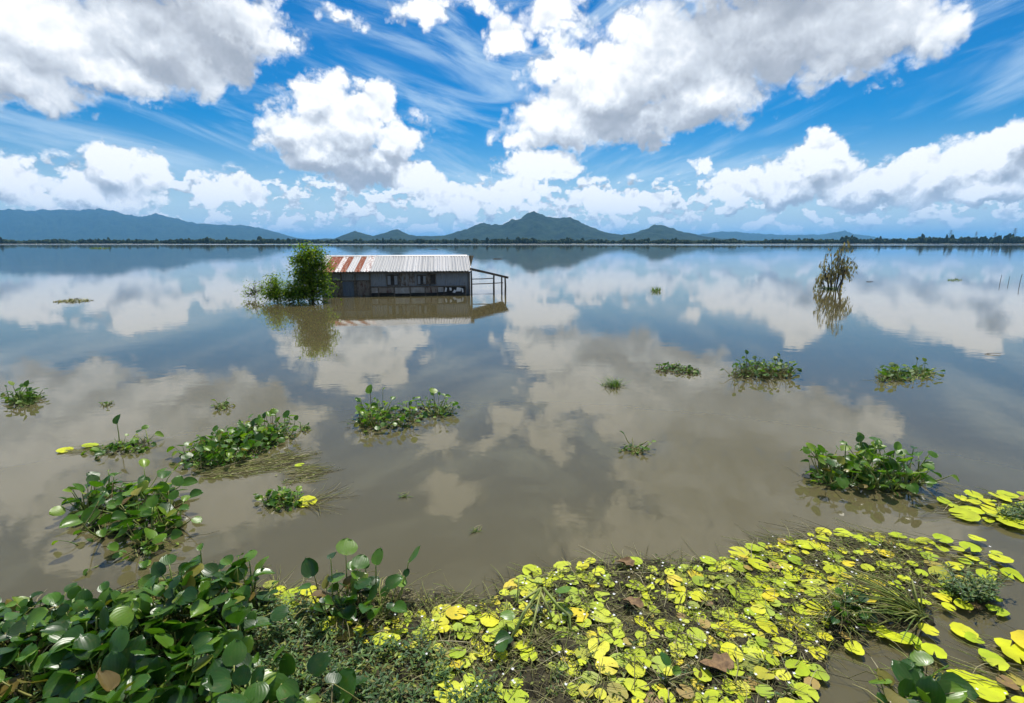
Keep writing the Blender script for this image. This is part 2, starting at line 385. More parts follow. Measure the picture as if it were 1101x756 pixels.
def hill(name, label, dist, prof, depth, seed, step=6.0):
    """a ridge whose skyline follows (px, py) heights at the given distance"""
    xs = [p[0] for p in prof]; ys = [p[1] for p in prof]
    n = int((xs[-1] - xs[0]) / 1.1) + 1; md = 40
    vs_, fs = [], []
    hor = 261.0
    for i in range(n):
        px = xs[0] + (xs[-1] - xs[0]) * i / (n - 1)
        py = float(np.interp(px, xs, ys)); dd = ray(px, hor); az = math.atan2(dd.x, dd.y)
        for j in range(md):
            t = j / (md - 1) * 2 - 1                      # -1 near foot, 0 crest, 1 far foot
            r = dist + t * depth
            fl = dist / math.cos(az)
            x, y = math.sin(az) * r / math.cos(az), r
            hh = (hor - py) / FPX * fl * math.cos(az) * 1.045
            k = fbm(x / (depth * .45) + seed, y / (depth * .45), 0, 5)
            k2 = fbm(x / (depth * .11) + seed, y / (depth * .11), 3.1, 4)
            prof_t = max(0.0, 1 - abs(t) ** 1.25)
            z = hh * (prof_t + (0.20 * k) * prof_t * (1 - prof_t) * 4 * .5) + hh * 0.09 * k2 * min(1, prof_t * 2) + min(hh, 120) * .10 * fbm(x / 90.0, y / 90.0, seed, 3) * min(1, prof_t * 3)
            vs_.append((x, y, z - 6))
    for i in range(n - 1):
        for j in range(md - 1):
            a = i * md + j; fs.append((a, a + 1, a + md + 1, a + md))
    mb = MB(); mb.add(vs_, fs)
    tag(mb.build(name, M['hill'], smooth=True), label, kind='structure')
hill('hills', 'rugged dark green hills in the middle of the far shore', 4600, [(300, 258), (360, 256), (372, 252), (382, 248.5), (393, 252), (402, 253.5), (416, 250), (428, 247.5), (440, 252.5), (455, 254), (478, 253), (492, 249), (503, 246.5), (512, 243), (520, 241), (530, 243.5), (540, 243), (550, 238), (560, 235.5), (567, 232.5), (574, 231), (582, 232.5), (590, 236.5), (598, 237), (607, 235.5), (614, 236), (626, 241.5), (640, 246.5), (655, 251), (668, 252.5), (684, 250), (696, 246), (708, 242.5), (716, 244.5), (726, 248), (742, 251.5), (765, 255), (790, 257), (830, 258.5)], 900, 2.0)
hill('mountain', 'long blue mountain ridge above the far shore', 9500, [(-330, 246), (-200, 232), (-120, 236), (-50, 233), (0, 229.5), (18, 227.8), (40, 230), (65, 229.5), (110, 228), (126, 230), (150, 235), (172, 233.5), (190, 236), (210, 241.5), (222, 241.5), (240, 243.5), (262, 243), (280, 246), (300, 251), (318, 255.5), (335, 258)], 1900, 5.0)
hill('mountain_ridge', 'low far blue ridge beyond the dead tree', 11500, [(690, 257), (740, 254), (775, 249.5), (800, 251), (838, 253), (862, 253), (885, 252.5), (900, 250), (906, 249), (916, 252), (935, 254.5), (960, 257), (1010, 258)], 1500, 8.0)

def build_shore():
    mb = MB(); n = 150; vs_, fs = [], []
    rows = [(0, -0.4), (12, 0.5), (60, 1.2), (900, 2.5), (2600, 4.0), (14000, 5.0), (38000, 5.0)]
    for i in range(n):
        az = R(-78) + R(156) * i / (n - 1)
        r0 = 1250 + 120 * fbm(az * 5, 3.3) + 30 * fbm(az * 40, 1.3)
        for (dr, z) in rows: vs_.append((math.sin(az) * (r0 / math.cos(az) * .6 + r0 * .4 + dr), math.cos(az) * (r0 / math.cos(az) * .6 + r0 * .4 + dr), z))
    k = len(rows)
    for i in range(n - 1):
        for j in range(k - 1):
            a = i * k + j; fs.append((a, a + 1, a + k + 1, a + k))
    mb.add(vs_, fs); tag(mb.build('terrain', M['shore']), 'flat green far bank of the flooded plain', kind='structure')
    # the wood along the shore
    me = MB(); rr = random.Random(3)
    base = []
    t = (1 + 5 ** .5) / 2
    ico = [Vector(p).normalized() for p in [(-1,t,0),(1,t,0),(-1,-t,0),(1,-t,0),(0,-1,t),(0,1,t),(0,-1,-t),(0,1,-t),(t,0,-1),(t,0,1),(-t,0,-1),(-t,0,1)]]
    icf = [(0,11,5),(0,5,1),(0,1,7),(0,7,10),(0,10,11),(1,5,9),(5,11,4),(11,10,2),(10,7,6),(7,1,8),(3,9,4),(3,4,2),(3,2,6),(3,6,8),(3,8,9),(4,9,5),(2,4,11),(6,2,10),(8,6,7),(9,8,1)]
    for i in range(5200):
        az = R(rr.uniform(-62, 62)); 
        r0 = 1250 + 120 * fbm(az * 5, 3.3) + 30 * fbm(az * 40, 1.3)
        r = r0 / math.cos(az) * .6 + r0 * .4 + 8 + abs(rr.gauss(0, 60))
        den = 0.5 + 0.9 * fbm(az * 14, 7.7); 
        if rr.random() > 0.55 + den * .5: continue
        hgt = (5.5 + 4.5 * (fbm(az * 22, 1.1) + .4)) * rr.uniform(.6, 1.25)
        if rr.random() < .05: hgt *= 1.45
        hgt = max(2.5, hgt) * (1.15 + .55 * min(1, max(0, (az - R(28)) / R(10)))); wd = rr.uniform(3.0, 6.5)
        c = Vector((math.sin(az) * r, math.cos(az) * r, 0.6 + hgt * .45))
        me.add([(c.x + p.x * wd * rr.uniform(.7, 1.25), c.y + p.y * wd, c.z + p.z * hgt * .58 * rr.uniform(.75, 1.25)) for p in ico], icf)
    tag(me.build('treeline', M['far_tree']), 'dark band of trees along the far shore', 'trees', kind='stuff')
build_shore()

M['steel'] = simple('pylon_steel', (0.20, 0.21, 0.22), (0.28, 0.29, 0.30), 1.0, 0.6, metal=0.3)
def pylon(px, top, dist, label):
    dd = ray(px, 261.0); s_ = dist / dd.y
    x, y = dd.x * s_, dist; h = (258.5 - top) / FPX * dist; w = h * .11
    root = empty('power_pylon', (x, y, 2.0), rnd.uniform(-.4, .4))
    tag(root, label, 'pylon', 'lattice pylons beyond the far treeline')
    mb = MB(); lv = 7
    def corner(k, t):
        ww = w * (1 - .82 * t ** .8); return Vector(((1, 1, -1, -1)[k] * ww, (1, -1, -1, 1)[k] * ww, h * t))
    for k in range(4):
        mb.tube([corner(k, 0), corner(k, 1)], .2, 4)
        for l in range(lv):
            mb.tube([corner(k, l / lv), corner((k + 1) % 4, (l + 1) / lv)], .15, 3, cap=False)
            mb.tube([corner((k + 1) % 4, l / lv), corner(k, (l + 1) / lv)], .15, 3, cap=False)
    mb.build('tower', M['steel'], root)
    for t, ln in ((.72, .20), (.84, .16), (.95, .12)):
        a = MB(); a.tube([(-h * ln, 0, h * t), (h * ln, 0, h * t)], .3, 4)
        a.tube([(-h * ln, 0, h * t), (0, 0, h * (t + .05))], .16, 3); a.tube([(h * ln, 0, h * t), (0, 0, h * (t + .05))], .16, 3)
        a.build('cross_arm', M['steel'], root)
for args in ((1089, 243.5, 1750, 'tallest lattice power pylon at the far right of the horizon'), (1068.5, 248, 1950, 'lattice power pylon standing next to the tallest one'),
             (1048, 247, 2000, 'lattice power pylon second from the left in the row'), (1020.5, 245.5, 2050, 'leftmost lattice power pylon on the horizon')):
    pylon(*args)

# ------------------------------------------------------------------ flooded house
def zinc(name, c1, c2, rust, rust_amt, rough=0.45, metal=0.25):
    m, nt, out = material(name)
    P = objco(nt); x, y, z = nt.xyz(P)
    streak = nt.noise(nt.v('MULTIPLY', P, (9.0, 1.2, 1.2)), 1.0, 5.0, 0.6)
    fine = nt.noise(P, 5.0, 5.0, 0.65)
    col = nt.mix(streak, c1, c2)
    f = nt.sstep(nt.m('ADD', nt.m('MULTIPLY', streak, .5), nt.m('MULTIPLY', fine, .5)), 0.62 - rust_amt * .36, 0.74 - rust_amt * .30)
    rr = nt.mix(fine, rust, (rust[0] * .45, rust[1] * .35, rust[2] * .4))
    col = nt.mix(f, col, rr)
    p = principled(nt, out, col, nt.m('MULTIPLY_ADD', f, .35, rough), nt.bump(fine, .3, .01), 0.4)
    nt.put(p, 'Metallic', nt.m('MULTIPLY', nt.m('SUBTRACT', 1.0, f), metal))
    return m
M['zinc'] = zinc('zinc_roof', (0.33, 0.325, 0.31), (0.47, 0.46, 0.44), (0.28, 0.15, 0.08), 0.16)
M['zinc2'] = zinc('zinc_roof_bright', (0.40, 0.39, 0.375), (0.54, 0.53, 0.51), (0.30, 0.17, 0.10), 0.20)
M['rust'] = zinc('rusted_sheet', (0.50, 0.42, 0.36), (0.40, 0.20, 0.11), (0.33, 0.09, 0.034), 0.70, 0.75)
M['mottled'] = zinc('mottled_sheet', (0.55, 0.54, 0.52), (0.66, 0.62, 0.58), (0.36, 0.10, 0.035), 0.45, 0.6)
M['wallzinc'] = zinc('wall_zinc', (0.17, 0.187, 0.205), (0.27, 0.29, 0.31), (0.14, 0.11, 0.08), 0.25, 0.55, 0.1)
M['wallrust'] = zinc('wall_rust', (0.24, 0.22, 0.20), (0.17, 0.13, 0.10), (0.13, 0.065, 0.04), 0.4, 0.8, 0.0)
M['wallstain'] = zinc('stained_wall', (0.20, 0.21, 0.22), (0.28, 0.27, 0.25), (0.17, 0.13, 0.085), 0.5, 0.6, 0.05)
M['bluedoor'] = zinc('blue_door', (0.085, 0.11, 0.15), (0.12, 0.15, 0.19), (0.06, 0.05, 0.05), 0.2, 0.6, 0.0)
M['wood'] = simple('weathered_wood', (0.07, 0.058, 0.045), (0.17, 0.145, 0.115), 11, 0.85, 0.01)
M['dark'] = simple('dark_shade_and_floor', (0.030, 0.029, 0.028), (0.055, 0.050, 0.046), 3, 0.9)  # dark colour for painted shade in windows and under the ledge, and the floor
M['pale'] = simple('pale_board', (0.34, 0.34, 0.33), (0.22, 0.20, 0.18), 3.5, 0.7, 0.006)
M['white'] = simple('white_board', (0.72, 0.73, 0.74), (0.60, 0.60, 0.60), 4, 0.6)

def corrugated(width, length, pitch=0.14, amp=0.017, th=0.003, bow=0.0):
    """sheet lying in local x (across the waves) and y (along them)"""
    n = max(8, int(round(width / pitch)) * 6); m_ = 4; mb = MB(); vs_, fs = [], []
    for side in (0, 1):
        for j in range(m_ + 1):
            for i in range(n + 1):
                x = width * i / n; y = length * j / m_
                vs_.append((x, y, amp * math.sin(2 * math.pi * x / pitch) - side * th + bow * math.sin(math.pi * j / m_)))
    s_ = (n + 1) * (m_ + 1)
    for j in range(m_):
        for i in range(n):
            a = j * (n + 1) + i
            fs.append((a, a + 1, a + n + 2, a + n + 1)); fs.append((s_ + a, s_ + a + n + 1, s_ + a + n + 2, s_ + a + 1))
    for j in range(m_):
        for i in (0, n):
            a = j * (n + 1) + i; fs.append((a, a + n + 1, s_ + a + n + 1, s_ + a) if i == 0 else (a, s_ + a, s_ + a + n + 1, a + n + 1))
    for i in range(n):
        for j in (0, m_):
            a = j * (n + 1) + i; fs.append((a, s_ + a, s_ + a + 1, a + 1) if j == 0 else (a, a + 1, s_ + a + 1, s_ + a))
    mb.add(vs_, fs); return mb

def build_house():
    A = Vector((-9.35, 24.45, 0)); Bp = Vector((-2.12, 25.40, 0))
    ang = math.atan2(Bp.y - A.y, Bp.x - A.x); L = (Bp - A).length
    root = empty('flooded_house', A, ang)
    tag(root, 'low corrugated metal house flooded up to its windows beside the leafy tree', 'house')
    EV, RD, DP = 1.13, 1.80, 2.5             # eave height, ridge height, ridge setback
    slope = math.atan2(RD - EV, DP + .25); SL = math.hypot(DP + .25, RD - EV)
    # roof sheets: (x start, width, material)
    def sx(px):                              # position along the front wall under a skyline point of the photograph
        d = ray(px, 300); n_ = Vector((-math.sin(ang), math.cos(ang), 0)); t = A.dot(n_) / d.dot(n_); p = d * t - A
        return p.x * math.cos(ang) + p.y * math.sin(ang)
    cuts = [(338, 'zinc'), (347, 'rust'), (356.5, 'rust'), (361, 'mottled'), (367, 'rust'), (373.5, 'zinc2'), (382, 'rust'), (388.5, 'zinc2'), (391, 'mottled'), (399, 'zinc'), (416.5, 'zinc'), (434, 'zinc2'), (450.5, 'zinc'), (467, 'zinc2'), (484, 'zinc'), (506, None)]
    for i in range(len(cuts) - 1):
        x0, x1 = sx(cuts[i][0]), sx(cuts[i + 1][0]) + .03
        o = corrugated(x1 - x0, SL).build('roof_sheet', M[cuts[i][1]], root)
        o.location = (x0, -.25, EV + .02 + (.006 if i % 2 else 0) + rnd.uniform(0, .01)); o.rotation_euler = (slope, rnd.uniform(-.004, .004), 0)
        if cuts[i][1] == 'rust': o['label'] = 'rust red corrugated roof sheet'
    x = -.1
    while x < L:
        o = corrugated(1.0, SL).build('roof_sheet', M['zinc'], root)
        o.location = (x + .99, 2 * DP + .25, EV + .02 + rnd.uniform(0, .012)); o.rotation_euler = (slope, 0, math.pi); x += .97
    mb = MB()
    xa, xb = sx(338), sx(505)
    prof = [(-.16, -.03), (0, .03), (.16, -.03)]
    vs_ = [(xx, DP + dy, RD + .035 + dz - t) for t in (0, .004) for xx in (xa, xb) for dy, dz in prof]
    mb.add(vs_, [(0,1,4,3),(1,2,5,4),(6,9,10,7),(7,10,11,8),(0,3,9,6),(2,8,11,5),(0,6,7,1),(1,7,8,2),(3,4,10,9),(4,5,11,10)])
    mb.build('ridge_cap', M['zinc2'], root)
    # walls of upright sheets
    def wall_sheet(x0, x1, z0, z1, mat, yo=0.0, name='wall_panel', label=None):
        o = corrugated(x1 - x0, z1 - z0, 0.09, 0.008).build(name, M[mat], root)
        o.location = (x0, yo, z0); o.rotation_euler = (R(90), 0, 0)
        if label: o['label'] = label
        return o
    wall_sheet(sx(345), sx(355), -.6, EV - .02, 'wallzinc')
    edges = [398, 415, 430, 446, 462, 479, 494, 504]
    for i in range(len(edges) - 1):
        wall_sheet(sx(edges[i]), sx(edges[i + 1]) - .01, -.6, EV - .02, ['wallzinc', 'wallzinc', 'wallstain', 'wallzinc', 'wallzinc', 'wallzinc', 'wallzinc'][i], .004 * (i % 2))
    # recessed front with three shutters on the left
    wall_sheet(sx(355), sx(398) - .01, .74, EV - .02, 'wallzinc', .02)
    for (a, b, mat, lab, yo) in ((355.5, 366, 'wallrust', 'rust brown shutter', .03), (367.5, 380.5, 'bluedoor', 'dull blue shutter', .0), (383, 397, 'wallrust', 'dark rust brown door panel', .05)):
        o = wall_sheet(sx(a), sx(b), -.6, .735, mat, yo, 'door', lab)
        f = MB()
        f.box(-.025, .02, -.6 + .6, .73 + .6, -.01, .035); f.box(sx(b) - sx(a) - .02, sx(b) - sx(a) + .025, 0, 1.33, -.01, .035); f.box(.02, sx(b) - sx(a) - .02, 1.29, 1.33, -.01, .035)
        f.build('frame', M['wood'], o)
    bm_ = MB(); bm_.box(sx(345), sx(504), .14, 5.0 - .14, -.6, .02); 
    bm_.build('floor_slab', M['dark'], root)
    for side in (0, 1):                       # gable ends and rear wall
        g = MB(); xx = sx(345) if side == 0 else sx(504)
        pts = [(0.03, -.6), (0.03, EV - .01), (DP, RD - .02), (2 * DP - .03, EV - .01), (2 * DP - .03, -.6)]
        g.add([(xx + t, y, z) for t in (0, .03 if side == 0 else -.03) for y, z in pts], [(0,1,2,3,4), (9,8,7,6,5)] + [(k, 5 + k, 5 + (k + 1) % 5, (k + 1) % 5) for k in range(5)])
        g.build('gable_wall', M['wallzinc'], root)
    g = MB(); g.box(sx(345) + .04, sx(504) - .04, 2 * DP - .06, 2 * DP - .03, -.6, EV - .02); g.build('rear_wall', M['wallzinc'], root)
    b = MB(); b.box(sx(340), sx(505.5), -.2, -.14, EV - .07, EV - .012); b.build('eave_beam', M['wood'], root)
    # posts in the wall
    for px in (356, 366.7, 382, 397.8, 430, 462, 504.6):
        p = MB(); p.box(sx(px) - .035, sx(px) + .035, -.075, -.012, -.7, EV - .075); p.build('post', M['wood'], root)
    # windows: frames with dark panes coloured as the shade inside, and half-open shutters
    for (a, b_, z0, z1, nb) in ((416.5, 427.5, .50, .96, 2), (449, 458, .52, .94, 2), (460, 468, .55, .98, 1)):
        x0, x1 = sx(a), sx(b_); w = empty('window', (0, 0, 0)); w.parent = root
        f = MB(); f.box(x0 - .04, x0, -.05, -.008, z0 - .04, z1 + .04); f.box(x1, x1 + .04, -.05, -.008, z0 - .04, z1 + .04)
        f.box(x0, x1, -.05, -.008, z1, z1 + .04); f.box(x0, x1, -.05, -.008, z0 - .04, z0); f.build('frame', M['wood'], w)
        d = MB(); d.box(x0, x1, -.022, -.012, z0, z1); d.build('shade_pane', M['dark'], w)
        for k in range(nb):
            s_ = MB(); wv = (x1 - x0) / 3.4
            s_.box(x0 + .01 + k * (x1 - x0 - wv - .02), x0 + .01 + k * (x1 - x0 - wv - .02) + wv, -.042, -.026, z0 + .01, z1 - .02); s_.build('shutter', M['wallrust' if nb == 1 else 'wallzinc'], w)
    # low ledge and plinth in front of the wall
    lg = MB(); lg.box(sx(399), sx(500), -.30, -.08, .40, .445); lg.build('ledge', M['wood'], root)
    xs_ = [399, 407, 424, 441, 457, 470, 477]
    for i in range(len(xs_) - 1):
        p = MB(); p.box(sx(xs_[i]) + .02, sx(xs_[i + 1]) - .02, -.285, -.255, .12 + rnd.uniform(-.03, .04), .39)
        p.build('plinth_board', M['pale'] if i % 3 != 1 else M['wallrust'], root)
    for px in xs_ + [500]:
        p = MB(); p.box(sx(px) - .03, sx(px) + .03, -.31, -.25, -.6, .398); p.build('ledge_post', M['wood'], root)
    d = MB(); d.box(sx(399), sx(500), -.20, -.12, -.4, .39); d.build('plinth_shade_board', M['dark'], root)  # dark board added as the shade under the ledge
    # torn white boards under the ledge near the corner
    for (a, b_, z0, z1, tl) in ((478, 480, .16, .38, .2), (483, 485.5, .22, .37, -.3), (486.5, 489.5, .10, .26, .5), (490, 495.5, .17, .375, .05), (496, 498, .12, .34, -.25)):
        p = MB(); x0, x1 = sx(a), sx(b_); hx, hz = (x1 - x0) / 2, (z1 - z0) / 2
        p.add([(dx * hx + sh, dy, dz * hz) for dy in (-.008, .008) for dx, dz, sh in ((-1, -1, 0), (.8, -.9, 0), (1, .7, tl * .05), (-.7, 1, tl * .05))], [(0,1,2,3),(7,6,5,4),(0,4,5,1),(1,5,6,2),(2,6,7,3),(3,7,4,0)])
        o = p.build('white_board', M['white'], root); o.location = ((x0 + x1) / 2, -.27, (z0 + z1) / 2); o.rotation_euler = (0, tl * .6, 0)
    # lean-to on the right: posts, sloping beam, rails, thin roof
    c, s_ = math.cos(ang), math.sin(ang)
    def loc(px, py, yo=0.0):
        """point on the plane of the front wall (pushed back by yo) that the photograph shows at px, py"""
        d = ray(px, py); n_ = Vector((-s_, c, 0)); t = (A.dot(n_) + yo - 0) / d.dot(n_); p = d * t + Vector((0, 0, CAMH)) - A
        return Vector((p.x * c + p.y * s_, -p.x * s_ + p.y * c, p.z))
    lt = [(506.5, 290.2), (531, 295.5), (543, 298.5)]
    for (px, py) in lt:
        p = loc(px, py); m_ = MB(); m_.tube([(p.x, p.y, -.8), (p.x + rnd.uniform(-.02, .02), p.y, p.z * .5), (p.x, p.y, p.z)], [.05, .045, .04], 7); m_.build('lean_to_post', M['wood'], root, True)
    p0, p1 = loc(505, 289.5, -.06), loc(546.5, 299, -.06); m_ = MB(); m_.tube([p0, (p0 + p1) / 2 + Vector((0, 0, .012)), p1], [.05, .045, .04], 7); m_.build('lean_to_beam', M['wood'], root, True)
    for (a, b_) in (((506, 300.2), (531, 299.2)), ((506, 305.6), (541, 304.0)), ((506, 316.6), (531, 316.2))):
        q0, q1 = loc(*a), loc(*b_); m_ = MB(); m_.tube([q0, (q0 + q1) / 2 - Vector((0, 0, .01)), q1], .022, 6); m_.build('rail', M['wood'], root, True)
    q0, q1 = loc(506, 289.0, -.1), loc(547, 298.6, -.1)
    back = Vector((0, 2.9, -.17)); off = Vector((0, 0, .03))
    for k in range(3):
        a0, a1 = q0.lerp(q1, k / 3), q0.lerp(q1, (k + 1) / 3 + .01)
        m_ = MB(); m_.add([v_ + off + Vector((0, 0, dz)) for dz in (0, .02) for v_ in (a0, a1, a1 + back, a0 + back)], [(3,2,1,0),(4,5,6,7),(0,1,5,4),(1,2,6,5),(2,3,7,6),(3,0,4,7)])
        m_.build('lean_to_roof_sheet', M['wallrust'], root)
    for f in (.98,):
        q = q0.lerp(q1, f) + back; m_ = MB(); m_.tube([(q.x, q.y - .1, -.8), (q.x, q.y - .1, q.z)], .045, 6); m_.build('lean_to_post', M['wood'], root, True)
build_house()
#@@SECTION3
# ------------------------------------------------------------------ plant pieces
def hyacinth_blade(seed, cup, bend, wid, wave):
    rr = random.Random(seed); mb = MB(); ts = [0, .07, .22, .42, .62, .80, .93, 1]; cs = [-1, -.55, 0, .55, 1]
    sk = rr.uniform(-.06, .06)
    for t in ts:
        w = wid * .5 * (math.sin(math.pi * min(.985, t * .90 + .055) ** .86) ** .62) if 0 < t < 1 else (.045 if t == 0 else .03)
        for c in cs:
            x = c * w + sk * t * t
            z = cup * (c * c) * w * .8 - bend * t * t + wave * math.sin(t * 7 + c * 2.4 + seed) * abs(c)
            mb.v.append((x, t - .05 * c * c * (t > .5), z))
    n = len(cs)
    for j in range(len(ts) - 1):
        for k in range(n - 1): mb.f.append((j*n+k, j*n+k+1, (j+1)*n+k+1, (j+1)*n+k)); mb.mi.append(0)
    return mb
def lite_blade(seed):
    rr = random.Random(seed); cup = rr.uniform(.1, .3); bend = rr.uniform(.05, .25); mb = MB()
    for t, w in ((0, .04), (.3, .42), (.7, .40), (1, .03)):
        for c in (-1, 0, 1): mb.v.append((c * w, t, cup * abs(c) * w - bend * t * t))
    for j in range(3):
        for k in range(2): mb.f.append((j*3+k, j*3+k+1, j*3+k+4, j*3+k+3)); mb.mi.append(0)
    return mb
def stalk_shape(bulge, bow, r=.030):
    mb = MB(); pts, ra = [], []
    for t in (0, .18, .38, .62, .84, 1.0):
        pts.append((0, bow * math.sin(t * math.pi), t))
        ra.append(r * (1.0 + bulge * math.exp(-((t - .26) / .16) ** 2)) * (1 - .5 * t))
    mb.tube(pts, ra, 5); return mb
BLADE_MB = [hyacinth_blade(1, .30, .10, .95, .012), hyacinth_blade(2, .45, .18, .86, .02), hyacinth_blade(3, .16, .05, 1.02, .016), hyacinth_blade(4, .55, .26, .90, .02), hyacinth_blade(5, -.12, .14, .94, .025)]
LITE_MB = [lite_blade(k) for k in range(4)]
STALK_MB = [stalk_shape(.0, .05), stalk_shape(.9, .08), stalk_shape(1.6, .04), stalk_shape(.3, -.09), stalk_shape(.0, -.04, .022)]
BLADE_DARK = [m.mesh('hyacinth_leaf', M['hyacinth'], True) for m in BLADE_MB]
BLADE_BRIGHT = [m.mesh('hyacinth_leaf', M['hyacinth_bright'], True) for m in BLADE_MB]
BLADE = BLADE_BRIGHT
STALK = [m.mesh('hyacinth_stalk', M['hyacinth_stalk'], True) for m in STALK_MB]

def basis(yv, nv):
    y = yv.normalized(); n = (nv - y * nv.dot(y)); n = n.normalized() if n.length > 1e-5 else y.orthogonal().normalized()
    x = y.cross(n); return Matrix((x, y, n)).transposed()
def trs(loc, rot3, sc):
    m = rot3.to_4x4() @ Matrix.Diagonal((*((sc,) * 3 if not hasattr(sc, '__len__') else sc), 1)); m.translation = loc; return m
def stamp(mb, tmpl, mat, mi=0):
    b = len(mb.v); mb.v += [tuple(mat @ Vector(v)) for v in tmpl.v]
    mb.f += [tuple(i + b for i in f) for f in tmpl.f]; mb.mi += [mi] * len(tmpl.f)

def poly_world(poly): return [(ground(*p).x, ground(*p).y) for p in poly]
def inside(poly, x, y):
    r = False; n = len(poly); j = n - 1
    for i in range(n):
        xi, yi = poly[i]; xj, yj = poly[j]
        if (yi > y) != (yj > y) and x < (xj - xi) * (y - yi) / (yj - yi) + xi: r = not r
        j = i
    return r
def scatter(poly, n, rr, mind=0.0, tries=40):
    """n points inside a world polygon"""
    xs = [p[0] for p in poly]; ys = [p[1] for p in poly]; out = []
    for _ in range(n * tries):
        if len(out) >= n: break
        x, y = rr.uniform(min(xs), max(xs)), rr.uniform(min(ys), max(ys))
        if not inside(poly, x, y): continue
        if mind and any((x-a)**2 + (y-b)**2 < mind*mind for a, b in out): continue
        out.append((x, y))
    return out
def sdist(poly, X, Y):
    """signed distance (inside positive) of grid points to a polygon, numpy"""
    P = np.array(poly); Q = np.roll(P, -1, 0); best = np.full(X.shape, 1e9); ins = np.zeros(X.shape, bool)
    for (ax, ay), (bx, by) in zip(P, Q):
        dx, dy = bx - ax, by - ay; t = np.clip(((X - ax) * dx + (Y - ay) * dy) / (dx*dx + dy*dy + 1e-12), 0, 1)
        best = np.minimum(best, np.hypot(X - ax - t*dx, Y - ay - t*dy))
        with np.errstate(divide='ignore', invalid='ignore'):
            c = ((ay > Y) != (by > Y)) & (X < (bx - ax) * (Y - ay) / (by - ay + 1e-12) + ax)
        ins ^= c
    return np.where(ins, best, -best)
def root_mat(parent, poly, step, hmax, edge, namp, seed, name='root_mass', kind='stuff', nscale=9.0, mat=None, sink=0.0):
    """low tangled mass of roots and mud that the water line cuts into ragged edges"""
    xs = [p[0] for p in poly]; ys = [p[1] for p in poly]; mg = edge
    gx = np.arange(min(xs) - mg, max(xs) + mg, step); gy = np.arange(min(ys) - mg, max(ys) + mg, step)
    X, Y = np.meshgrid(gx, gy); D = sdist(poly, X, Y)
    Z = np.empty(X.shape)
    for j in range(X.shape[0]):
        for i in range(X.shape[1]):
            Z[j, i] = fbm(X[j, i] * nscale, Y[j, i] * nscale, seed, 3)
    H = hmax * np.clip((D + edge * .5) / edge, -1, 1) - hmax * .35 + namp * Z + np.minimum(D, 0) * .9 - sink
    idx = -np.ones(X.shape, int); vs_, fs = [], []; ok = H > -.03
    ny, nx = X.shape; px_, py_ = (parent.location.x, parent.location.y)
    for j in range(ny - 1):
        for i in range(nx - 1):
            if ok[j:j+2, i:i+2].all():
                q = []
                for (a, b) in ((j, i), (j, i+1), (j+1, i+1), (j+1, i)):
                    if idx[a, b] < 0: idx[a, b] = len(vs_); vs_.append((X[a, b] - px_, Y[a, b] - py_, float(H[a, b])))
                    q.append(int(idx[a, b]))
                fs.append(tuple(q))
    mb = MB(); mb.add(vs_, fs); o = mb.build(name, mat or M['mud'], parent, True)
    if kind: o['kind'] = kind
    return o
def strands(parent, pts, rr, lmin, lmax, rad, ang=None, spread=3.14, zmax=.03, name='stem', curl=.8, lift=0.0):
    """tangle of thin stems lying about the given points"""
    mb = MB(); cx_, cy_ = parent.location.x, parent.location.y
    for (x, y) in pts:
        a = (ang if ang is not None else 0) + rr.uniform(-spread, spread); L = rr.uniform(lmin, lmax); n = 4
        z = rr.uniform(.004, zmax); p = Vector((x - cx_, y - cy_, z)); P_ = [p.copy()]; cu = rr.uniform(-curl, curl)
        up = rr.uniform(0, lift)
        for k in range(n - 1):
            p = p + Vector((math.cos(a), math.sin(a), 0)) * (L / (n - 1)); a += cu / (n - 1) + rr.uniform(-.15, .15)
            q = p.copy(); q.z = max(.003, z + rr.uniform(-.008, .010) + up * L * math.sin((k + 1) / (n - 1) * 2.6)); P_.append(q)
        r = rad * rr.uniform(.6, 1.4); mb.tube(P_, [r, r, r * .8, r * .4], 3, cap=False)
    o = mb.build(name, M['strand'], parent, True); o['kind'] = 'stuff'; return o

